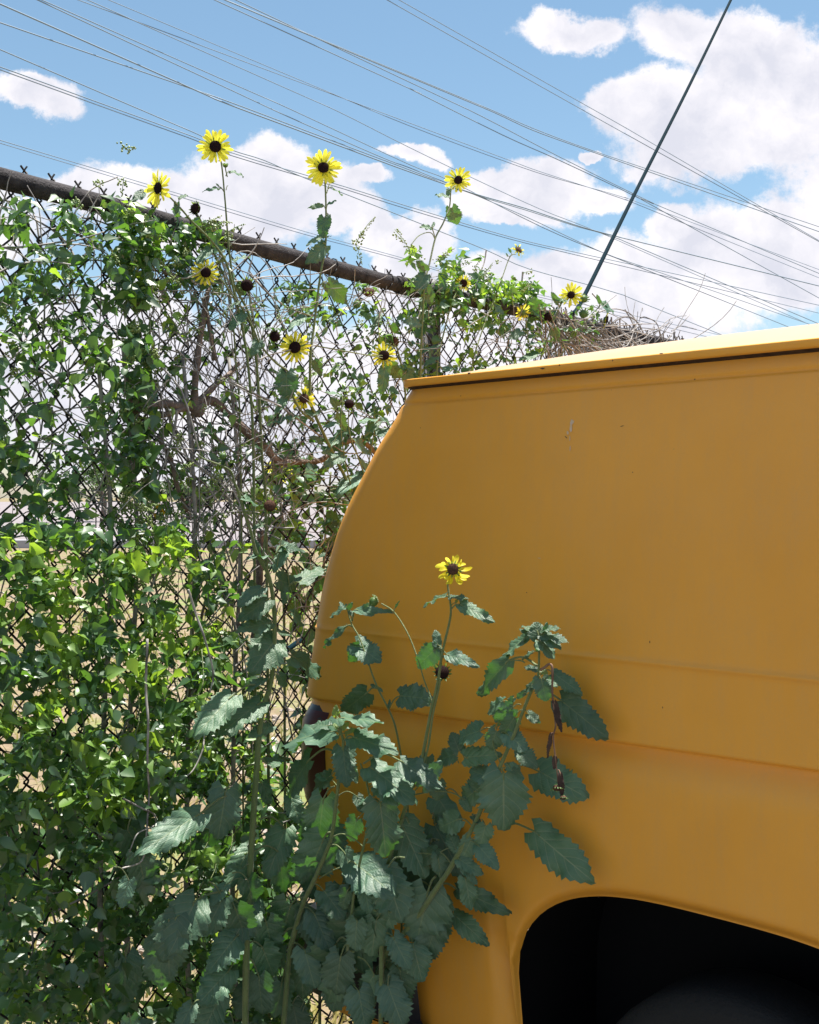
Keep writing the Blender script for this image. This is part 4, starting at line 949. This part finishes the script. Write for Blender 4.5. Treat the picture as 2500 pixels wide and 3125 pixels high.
# right plant
v4 = mk(zv, .22)
r = plant('thick slanting sunflower stalk crowned with sunlit leaves, the rightmost plant before the van', GV, v4, (1200, 0))
stems(r, v4, [([(1640,1925),(1645,1950),(1646,1990),(1644,2050),(1640,2080),(1622,2110),(1596,2172),(1572,2235),(1540,2310),(1510,2375),(1480,2440),(1457,2497),(1425,2560),(1397,2610),(1365,2665),(1332,2712),(1280,2790),(1225,2860),(1160,2960)], .0020, .0110),
              ([(1602,2022),(1588,2016),(1554,2015)], .0012, .0014), ([(1500,2240),(1510,2290),(1528,2330),(1537,2365)], .0016, .002), ([(1240,2430),(1330,2415),(1380,2420),(1412,2436)], .0018, .002),
              ([(1340,2610),(1280,2604),(1200,2615)], .0016, .0018)])
for L_ in [((1643,1940),(1625,1935),(1580,1962),.7,.75),((1645,1940),(1660,1942),(1712,1975),.7,.75),((1643,1935),(1630,1925),(1592,1905),.6,.8),((1646,1936),(1655,1922),(1705,1912),.6,.8),((1645,1990),(1625,1992),(1588,2008),.6,.7),((1648,2085),(1625,2090),(1590,2120),.6,.5),
        ((1600,2165),(1570,2190),(1530,2250),.8,.4),((1560,2270),(1585,2290),(1640,2340),.8,.1),((1500,2390),(1470,2400),(1400,2450),.85,.1),((1420,2570),(1460,2580),(1520,2650),.7,.05),((1440,2520),(1400,2500),(1330,2530),.8,.1),((1380,2630),(1420,2680),(1440,2780),.7,.05)]: add_leaf(r, v4, *L_)
M_ = 'leaf'
for L_ in [((1643,1950),(1643,1945),(1638,1898),1.5,.7),((1643,1952),(1606,1946),(1524,1998),.55,.7),((1645,1948),(1652,1938),(1730,1950),.5,.55),((1646,1965),(1650,1958),(1693,2006),.9,.75),((1645,1965),(1644,1960),(1640,1990),1.0,.75),((1643,1945),(1612,1935),(1585,1915),.6,.6),
        ((1645,1945),(1662,1932),(1670,1900),.6,.1),((1640,2032),(1554,2015),(1443,2125),.45,.45),((1644,2045),(1642,2045),(1596,2030),.45,.3),((1644,2050),(1650,2045),(1672,2055),.8,.4,0,0,'leaf_young'),((1644,2060),(1652,2072),(1668,2140),1.1,.7),((1660,2070),(1668,2080),(1700,2092),.7,.5),
        ((1650,2060),(1690,2055),(1774,2114),.52,.05,0,-.13),((1640,2125),(1712,2137),(1848,2248),.62,.03,0,-.13),((1560,2150),(1535,2140),(1478,2176),.62,.5),((1565,2160),(1568,2130),(1545,2155),.7,.4),((1590,2150),(1565,2160),(1503,2206),.7,.12),((1600,2165),(1612,2178),(1646,2204),.8,.05),((1610,2120),(1600,2115),(1572,2130),.6,.1),
        ((1510,2230),(1466,2230),(1388,2252),.8,.3),((1515,2225),(1515,2232),(1495,2294),1.0,.2),((1530,2235),(1548,2240),(1606,2288),.9,.15),((1515,2225),(1512,2215),(1490,2222),.6,.5,0,0,'leaf_young'),((1517,2222),(1520,2215),(1525,2198),.5,.5,0,0,'leaf_young'),((1440,2330),(1420,2312),(1516,2300),.6,.05),((1420,2320),(1402,2292),(1377,2233),.9,.05),((1400,2330),(1388,2302),(1328,2322),.75,.05),
        ((1520,2350),(1502,2376),(1428,2345),.8,.05),((1537,2355),(1537,2362),(1537,2544),.98,.22),((1540,2350),(1647,2355),(1783,2428),.78,.03,0,-.13),((1470,2530),(1630,2537),(1804,2690),.58,.03,0,-.13),((1410,2440),(1340,2440),(1402,2532),1.1,0,0,-.17),
        ((1400,2600),(1392,2592),(1365,2538),.8,.05),((1470,2500),(1482,2520),(1463,2592),.85,.05),((1395,2612),(1402,2622),(1468,2666),.6,.05),((1395,2615),(1412,2645),(1456,2696),.5,.05),((1345,2700),(1335,2605),(1352,2684),.75,.4),((1335,2705),(1392,2712),(1545,2782),.4,.02,0,-.13),
        ((1330,2675),(1306,2722),(1268,2892),1.0,.2),((1330,2715),(1385,2790),(1487,2884),.52,.02,0,-.13),((1260,2420),(1336,2385),(1332,2446),1.1,.05),((1420,2440),(1412,2440),(1438,2476),.9,.05),((1520,2370),(1545,2340),(1580,2340),.8,.05),((1545,2330),(1562,2350),(1585,2352),.8,.05),((1500,2400),(1455,2395),(1425,2420),.7,.05),
        ((1460,2490),(1440,2490),(1470,2515),.6,.05),((1400,2600),(1345,2600),(1320,2590),.6,.1),((1380,2640),(1330,2600),(1262,2632),.6,.05),((1290,2420),(1305,2310),(1290,2370),1.0,.02),((1480,2440),(1445,2415),(1430,2375),.5,.05),((1240,2830),(1260,2880),(1290,3000),.9,.1),((1180,2930),(1220,2960),(1240,3080),.9,.1),((1465,2560),(1440,2560),(1400,2640),.7,.02)]: add_leaf(r, v4, *L_)
# shaded lower foliage of the foreground plants
frd = random.Random(77)
for root_, Zf_, x0, x1, y0, y1, n_ in ((PL[3], v3, 860, 1230, 2430, 3150, 30), (PL[0], z9, 380, 860, 2480, 3150, 28), (PL[4], v4, 1130, 1340, 2500, 3100, 14)):
    for i in range(n_):
        x, y = frd.uniform(x0, x1), frd.uniform(y0, y1); L = frd.uniform(90, 190); dx = frd.uniform(-.5, .5)
        add_leaf(root_, Zf_, (x+frd.uniform(-60, 60), y-frd.uniform(0, 60)), (x, y), (x+dx*L, y+L*.85), frd.uniform(.6, .95), frd.uniform(0, .25), 0, frd.uniform(-.13, -.02) if Zf_ is not z9 else frd.uniform(-.16, .02))
# withered side shoot hanging from the right plant
q = [P(x, y, v4(x)-.02) for x, y in [(1650,2045),(1664,2036),(1677,2027),(1686,2040),(1686,2114),(1692,2170),(1696,2215),(1689,2250),(1696,2317),(1704,2392)]]
mb = MB(); tube(mb, smoothpath(q, 5), .0026, .0011, 'stem_dry', 7, rough=.2); o = mb.build('withered_shoot', r, origin=q[0]); o['label'] = 'withered brown hanging shoot'
for L_ in [((1690,2150),(1692,2140),(1712,2236),.28,.1,0,.02,'leaf_dry'),((1692,2240),(1683,2238),(1667,2318),.2,.1,0,.02,'leaf_dry'),((1698,2310),(1695,2310),(1690,2350),.5,.1,0,.02,'leaf_dry'),((1704,2350),(1710,2360),(1716,2440),.3,.1,0,.02,'leaf_dry')]: add_leaf(r, v4, *L_)
head(r, v4, (1702, 2404), 17, 15, 'brown', face=Vector((0, -.4, -.9)), dep=.02, lab='shrivelled brown flower head')
head(r, v4, (1719, 2434), 14, 10, 'brown', face=Vector((0, -.4, -.9)), dep=.02, lab='shrivelled brown flower head')

# ------------------------------------------------------------------ woody branch in the fence
def zb(x): return zf(x)-.045
br = thing('woody_branch', P(592, 1240, zb(592)), 'bare crooked grey branch caught in the fence wire left of the van', 'branch')
def limb(pts, r0, r1, name='limb'):
    mb = MB(); q = smoothpath([P(x, y, zb(x)-.01*math.sin(i)) for i, (x, y) in enumerate(pts)], 6); tube(mb, q, r0, r1, 'bark', 10, rough=.35); mb.build(name, br)
limb([(374,1262),(430,1245),(491,1232),(560,1240),(602,1240),(643,1222),(689,1256),(750,1316),(811,1367),(846,1406),(907,1410),(983,1403),(1029,1362),(1085,1342),(1126,1362),(1160,1400)], .0105, .0065)
limb([(595,1236),(625,1208),(658,1174),(700,1140),(728,1108)], .0095, .0045)
limb([(592,1240),(597,1150),(608,1050),(623,950),(640,860)], .0085, .005)
limb([(374,1175),(400,1215),(430,1240)], .006, .006)
limb([(480,1270),(530,1258),(580,1238)], .006, .0075)
limb([(500,830),(560,850),(620,845),(680,862)], .005, .004)
limb([(628,940),(640,1010),(655,1100)], .004, .005)
limb([(480,1330),(520,1400),(540,1480),(570,1560)], .006, .0045)
limb([(795,1620),(792,1750),(786,1870),(776,1960)], .008, .009)
limb([(560,2180),(585,2080),(612,1900),(640,1780),(662,1700)], .0035, .0025)
mb = MB(); ball(mb, P(603, 1250, zb(603)), .0165, 'bark', 12, 9, jit=.15); mb.build('knot', br)

# ------------------------------------------------------------------ vines
def wander(p, d, L, n, curl, rd, grav=0.0):
    pts = [p.copy()]; d = d.normalized(); st = L/n
    bend = Vector((rd.gauss(0, 1), rd.gauss(0, .35), rd.gauss(0, 1)))*curl
    for i in range(n):
        d = (d+bend/n+Vector((rd.gauss(0, .10), rd.gauss(0, .05), rd.gauss(0, .10)-grav/n))).normalized()
        p = p+d*st; pts.append(p.copy())
    return pts
def small_leaf(mb, c, ax, nrm, L, w, m):
    ax = ax.normalized(); nn = nrm-ax*nrm.dot(ax)
    if nn.length < 1e-3: return
    nn.normalize(); sd_ = ax.cross(nn); h = L*w*.5; k = random.uniform(.1, .55)*h; dr = random.uniform(0, .34)*L; tw_ = random.uniform(.34, .62); sh_ = random.uniform(.30, .42)
    v = [c, c+ax*L*.10+sd_*h*.7+nn*k, c+ax*L*.10-sd_*h*.7+nn*k, c+ax*L*.38-nn*.0, c+ax*L*sh_+sd_*h+nn*k, c+ax*L*(sh_-.04)-sd_*h+nn*k,
         c+ax*L*.72-nn*dr*.5, c+ax*L*.66+sd_*h*tw_+nn*(k*.5-dr*.5), c+ax*L*.66-sd_*h*tw_+nn*(k*.5-dr*.5), c+ax*L-nn*dr]
    mb.add(v, [[0, 3, 4, 1], [0, 2, 5, 3], [3, 6, 7, 4], [3, 5, 8, 6], [6, 9, 7], [6, 8, 9]], m)
def vine(label, regs, twigs, racemes, basex, seed, group='vines climbing the fence'):
    rd = random.Random(seed); random.seed(seed)
    b_ = FW(fu(basex), 0, .03)
    root = thing('climbing_vine', b_, label, 'vine', group)
    mb = MB()
    for (x0, y0, x1, y1, n, s0, s1, dn0, dn1, bright) in regs:
        for i in range(n):
            x, y = rd.uniform(x0, x1), rd.uniform(y0, y1)
            dn = rd.uniform(dn0, dn1); Z = zf(x)-dn
            p = P(x, y, Z)
            if p.z < .03: continue
            cl = noise.noise(Vector((x*.012, y*.012, seed)))*.7+noise.noise(Vector((x*.035, y*.035, seed+5)))*.5
            if cl < .0+rd.uniform(-.08, .08): continue
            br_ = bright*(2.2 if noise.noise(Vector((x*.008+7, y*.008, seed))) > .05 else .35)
            L = s0+(s1-s0)*rd.random()**1.7*1.15; L *= .00075
            ax = Vector((rd.gauss(0, .8), rd.gauss(0, .5), rd.gauss(-.35, .6)))
            nr = Vector((rd.gauss(-.1, .5), rd.gauss(-.35, .5), rd.gauss(.75, .4)))
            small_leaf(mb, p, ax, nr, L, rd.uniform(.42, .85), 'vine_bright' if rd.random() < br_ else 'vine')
    mb.build('foliage', root)['kind'] = 'stuff'
    mb = MB()
    for (x0, y0, x1, y1, n, Lm, r, curl, ang) in twigs:
        for i in range(n):
            x, y = rd.uniform(x0, x1), rd.uniform(y0, y1); p = P(x, y, zf(x)-rd.uniform(-.05, .09))
            a = ang+rd.gauss(0, .7); d = DF*math.cos(a)+Vector((0, 0, math.sin(a)))+NF*rd.gauss(0, .1)
            rr = r*rd.uniform(.6, 1.5)
            w_ = wander(p, d, Lm*rd.uniform(.4, 1.2), 14, curl, rd, .5); lim = rd.choice((.0, .02, .05)); keep = []
            for c in w_:
                if c.z > rail_z((c-F0).dot(DF))+lim or abs((c-F0).dot(NF)) > .12: break
                keep.append(c)
            if len(keep) > 3: tube(mb, keep, rr, rr*.6, 'twig', 4, cap=False)
    q = [FW(fu(basex)+.02*math.sin(i), i*.17, .02+.012*math.cos(i*1.3)) for i in range(12)]
    tube(mb, smoothpath(q, 4), .007, .004, 'twig', 7)
    o = mb.build('vine_stem', root); o['kind'] = 'stuff'
    if racemes:
        mb = MB()
        for (x, y, dx, dy, nb_) in racemes:
            p = P(x, y, zf(x)-rd.uniform(.05, .12)); Z = p.y; s = Z/F
            d = Vector((dx*s, rd.uniform(-.01, .01), -dy*s)); n = 8
            pts = [p+d*(i/n)+Vector((0, 0, .08*d.length*math.sin(i/n*3.1))) for i in range(n+1)]
            tube(mb, pts, .0010, .0006, 'berry', 4)
            for k in range(nb_):
                t_ = rd.random(); c = p+d*t_+Vector((rd.uniform(-1, 1), rd.uniform(-1, 1), rd.uniform(-1, 1)))*.011*(1.1-t_)
                ball(mb, c, rd.uniform(.0016, .0030)*(1.15-.6*t_), 'berry', 6, 4)
        mb.build('berry_cluster', root)['kind'] = 'stuff'
    return root
rr_ = random.Random(3)
def rac(x0, y0, x1, y1, n, lo=18, hi=40, sp=60):
    return [(rr_.uniform(x0, x1), rr_.uniform(y0, y1), rr_.uniform(-sp, sp), rr_.uniform(-sp*.5, sp), int(rr_.uniform(lo, hi))) for _ in range(n)]
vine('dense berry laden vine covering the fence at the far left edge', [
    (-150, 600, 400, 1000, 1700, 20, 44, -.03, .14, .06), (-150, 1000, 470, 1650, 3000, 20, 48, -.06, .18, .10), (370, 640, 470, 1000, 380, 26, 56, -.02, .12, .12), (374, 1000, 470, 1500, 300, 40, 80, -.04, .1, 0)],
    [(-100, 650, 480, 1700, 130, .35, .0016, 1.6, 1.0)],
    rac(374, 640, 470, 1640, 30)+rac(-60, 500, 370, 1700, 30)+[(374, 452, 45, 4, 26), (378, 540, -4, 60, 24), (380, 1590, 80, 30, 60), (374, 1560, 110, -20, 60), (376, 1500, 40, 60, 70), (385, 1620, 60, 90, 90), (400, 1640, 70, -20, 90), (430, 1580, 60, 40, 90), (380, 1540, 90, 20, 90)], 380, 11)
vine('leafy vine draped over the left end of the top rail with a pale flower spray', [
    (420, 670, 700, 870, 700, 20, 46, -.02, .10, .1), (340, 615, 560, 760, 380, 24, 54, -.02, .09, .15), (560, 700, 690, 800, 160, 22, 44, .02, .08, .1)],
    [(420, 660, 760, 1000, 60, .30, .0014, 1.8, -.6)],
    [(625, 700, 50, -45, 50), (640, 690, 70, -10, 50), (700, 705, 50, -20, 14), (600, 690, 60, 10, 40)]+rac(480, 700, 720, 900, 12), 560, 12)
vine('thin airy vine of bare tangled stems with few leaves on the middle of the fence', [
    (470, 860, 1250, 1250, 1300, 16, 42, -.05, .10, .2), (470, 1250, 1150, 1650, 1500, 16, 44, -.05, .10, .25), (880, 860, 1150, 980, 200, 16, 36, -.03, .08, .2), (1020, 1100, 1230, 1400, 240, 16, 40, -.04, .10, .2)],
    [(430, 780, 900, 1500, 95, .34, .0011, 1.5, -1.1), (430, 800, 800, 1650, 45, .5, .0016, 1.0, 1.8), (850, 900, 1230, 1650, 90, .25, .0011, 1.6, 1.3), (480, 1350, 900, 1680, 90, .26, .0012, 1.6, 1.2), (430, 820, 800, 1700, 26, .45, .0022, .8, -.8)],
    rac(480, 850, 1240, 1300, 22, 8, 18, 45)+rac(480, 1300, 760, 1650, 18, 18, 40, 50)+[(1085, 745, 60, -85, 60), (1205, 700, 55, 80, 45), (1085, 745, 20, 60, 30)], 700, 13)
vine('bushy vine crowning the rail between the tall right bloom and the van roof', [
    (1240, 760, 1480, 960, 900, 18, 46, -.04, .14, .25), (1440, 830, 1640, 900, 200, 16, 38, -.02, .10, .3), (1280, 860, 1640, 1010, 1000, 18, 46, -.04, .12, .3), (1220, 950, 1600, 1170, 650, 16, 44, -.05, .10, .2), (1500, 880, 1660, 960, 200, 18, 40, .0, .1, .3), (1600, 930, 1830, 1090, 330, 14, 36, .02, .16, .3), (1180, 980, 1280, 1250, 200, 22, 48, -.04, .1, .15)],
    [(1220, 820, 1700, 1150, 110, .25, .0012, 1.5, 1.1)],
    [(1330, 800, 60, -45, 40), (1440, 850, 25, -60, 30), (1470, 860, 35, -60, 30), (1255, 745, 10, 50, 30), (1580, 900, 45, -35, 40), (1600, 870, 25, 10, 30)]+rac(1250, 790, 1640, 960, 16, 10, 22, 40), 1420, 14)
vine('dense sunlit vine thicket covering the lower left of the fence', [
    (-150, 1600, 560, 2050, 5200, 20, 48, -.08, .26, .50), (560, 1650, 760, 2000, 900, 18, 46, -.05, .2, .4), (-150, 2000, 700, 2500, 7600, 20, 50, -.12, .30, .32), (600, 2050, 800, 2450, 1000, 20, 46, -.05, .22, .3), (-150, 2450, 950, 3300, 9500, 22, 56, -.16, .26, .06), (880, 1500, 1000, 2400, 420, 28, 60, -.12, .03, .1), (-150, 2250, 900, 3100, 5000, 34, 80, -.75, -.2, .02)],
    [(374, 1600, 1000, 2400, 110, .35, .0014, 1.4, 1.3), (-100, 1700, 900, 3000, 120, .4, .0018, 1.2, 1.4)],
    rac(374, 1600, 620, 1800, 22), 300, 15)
# leafy three lobed creeper, lower left
random.seed(5)
cr_ = thing('lobed_creeper', P(480, 2350, zf(480)-.28), 'star leaved creeper hanging in front of the dark lower left thicket', 'creeper', 'vines climbing the fence')
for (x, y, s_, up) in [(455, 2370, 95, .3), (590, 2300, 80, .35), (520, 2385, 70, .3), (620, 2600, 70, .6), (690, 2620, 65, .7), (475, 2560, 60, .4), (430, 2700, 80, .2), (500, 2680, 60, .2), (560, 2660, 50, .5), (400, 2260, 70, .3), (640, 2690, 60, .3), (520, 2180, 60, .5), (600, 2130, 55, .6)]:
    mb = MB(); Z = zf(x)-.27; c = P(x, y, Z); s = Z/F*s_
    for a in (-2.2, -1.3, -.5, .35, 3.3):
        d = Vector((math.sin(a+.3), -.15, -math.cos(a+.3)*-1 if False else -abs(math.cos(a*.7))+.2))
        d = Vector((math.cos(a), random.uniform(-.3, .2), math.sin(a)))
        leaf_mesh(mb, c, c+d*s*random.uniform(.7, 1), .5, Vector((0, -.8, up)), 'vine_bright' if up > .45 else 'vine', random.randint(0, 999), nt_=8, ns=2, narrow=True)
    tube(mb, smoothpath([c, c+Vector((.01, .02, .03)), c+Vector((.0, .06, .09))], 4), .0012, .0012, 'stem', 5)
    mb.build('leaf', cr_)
# hanging bare tendrils at the lower left
for lab, pts, r in [('long bare brown tendril hanging down the far left', [(450,1950),(445,2100),(452,2200),(450,2330),(455,2420),(450,2500),(444,2580),(430,2630),(374,2650)], .0026),
                    ('looping thin tendril at the lower left edge', [(374,2437),(410,2455),(440,2470),(470,2485),(475,2510),(462,2525),(420,2545),(395,2600)], .002),
                    ('pale forked tendril in front of the lower left thicket', [(640,2150),(625,2230),(618,2290),(590,2350),(562,2372)], .0022),
                    ('bare tendril crossing the middle left thicket', [(575,1800),(600,1880),(625,1950),(650,2050),(640,2120)], .0026)]:
    mb = MB(); q = [P(x, y, zf(x)-.30+.01*math.sin(i*2)) for i, (x, y) in enumerate(pts)]; tube(mb, smoothpath(q, 6), r, r*.6, 'twig', 7, rough=.2)
    tag(mb.build('tendril', origin=q[0]), lab, 'tendril', 'bare tendrils on the thicket')
# dry twig heap on the rail above the van roof
rd = random.Random(21); mb = MB()
for i in range(380):
    x = rd.triangular(1620, 2150, 1860); top = 930+(x-1600)*.22; y = top+abs(rd.gauss(0, 70))+15
    p = P(x, y, zf(x)-rd.uniform(-.12, .16)); a = rd.gauss(-.75, .45)
    d = DF*math.cos(a)+Vector((0, 0, math.sin(a)))+NF*rd.gauss(0, .15)
    r_ = rd.uniform(.0013, .0032)
    tube(mb, wander(p-d*.05, d, rd.uniform(.15, .5), 10, 1.1, rd, .35), r_, r_*.5, 'twig', 5, cap=False)
for pts, r_ in [([(1700,1010),(1780,975),(1860,943),(1920,955),(1955,1000),(1985,1060)], .0028), ([(1865,990),(1893,970),(1925,968),(1950,990),(1975,1040)], .004), ([(1955,970),(1970,968),(2003,985),(2020,1030)], .0028),
                ([(1975,1050),(2030,985),(2060,968),(2095,963)], .0018), ([(2050,1010),(2080,990),(2105,960)], .0024), ([(2055,1035),(2060,1005),(2083,995),(2126,1005)], .002), ([(2022,1020),(2040,985),(2049,967)], .0016),
                ([(1908,945),(1930,985),(1945,1030)], .0024), ([(1950,985),(1960,940),(1962,950)], .0012), ([(1808,896),(1820,910),(1829,925)], .0024), ([(1596,830),(1594,850),(1590,885)], .0034), ([(1484,765),(1478,800),(1460,850),(1450,890)], .0022),
                ([(1860,1010),(1930,1000),(2000,1005),(2060,1020)], .0022)]:
    tube(mb, smoothpath([P(x, y, zf(x)-.05) for x, y in pts], 6), r_, r_*.6, 'twig', 6, cap=False)
tag(mb.build('dry_twigs'), 'heap of dry grey vine twigs piled on the rail behind the van roof', None, None, 'stuff')
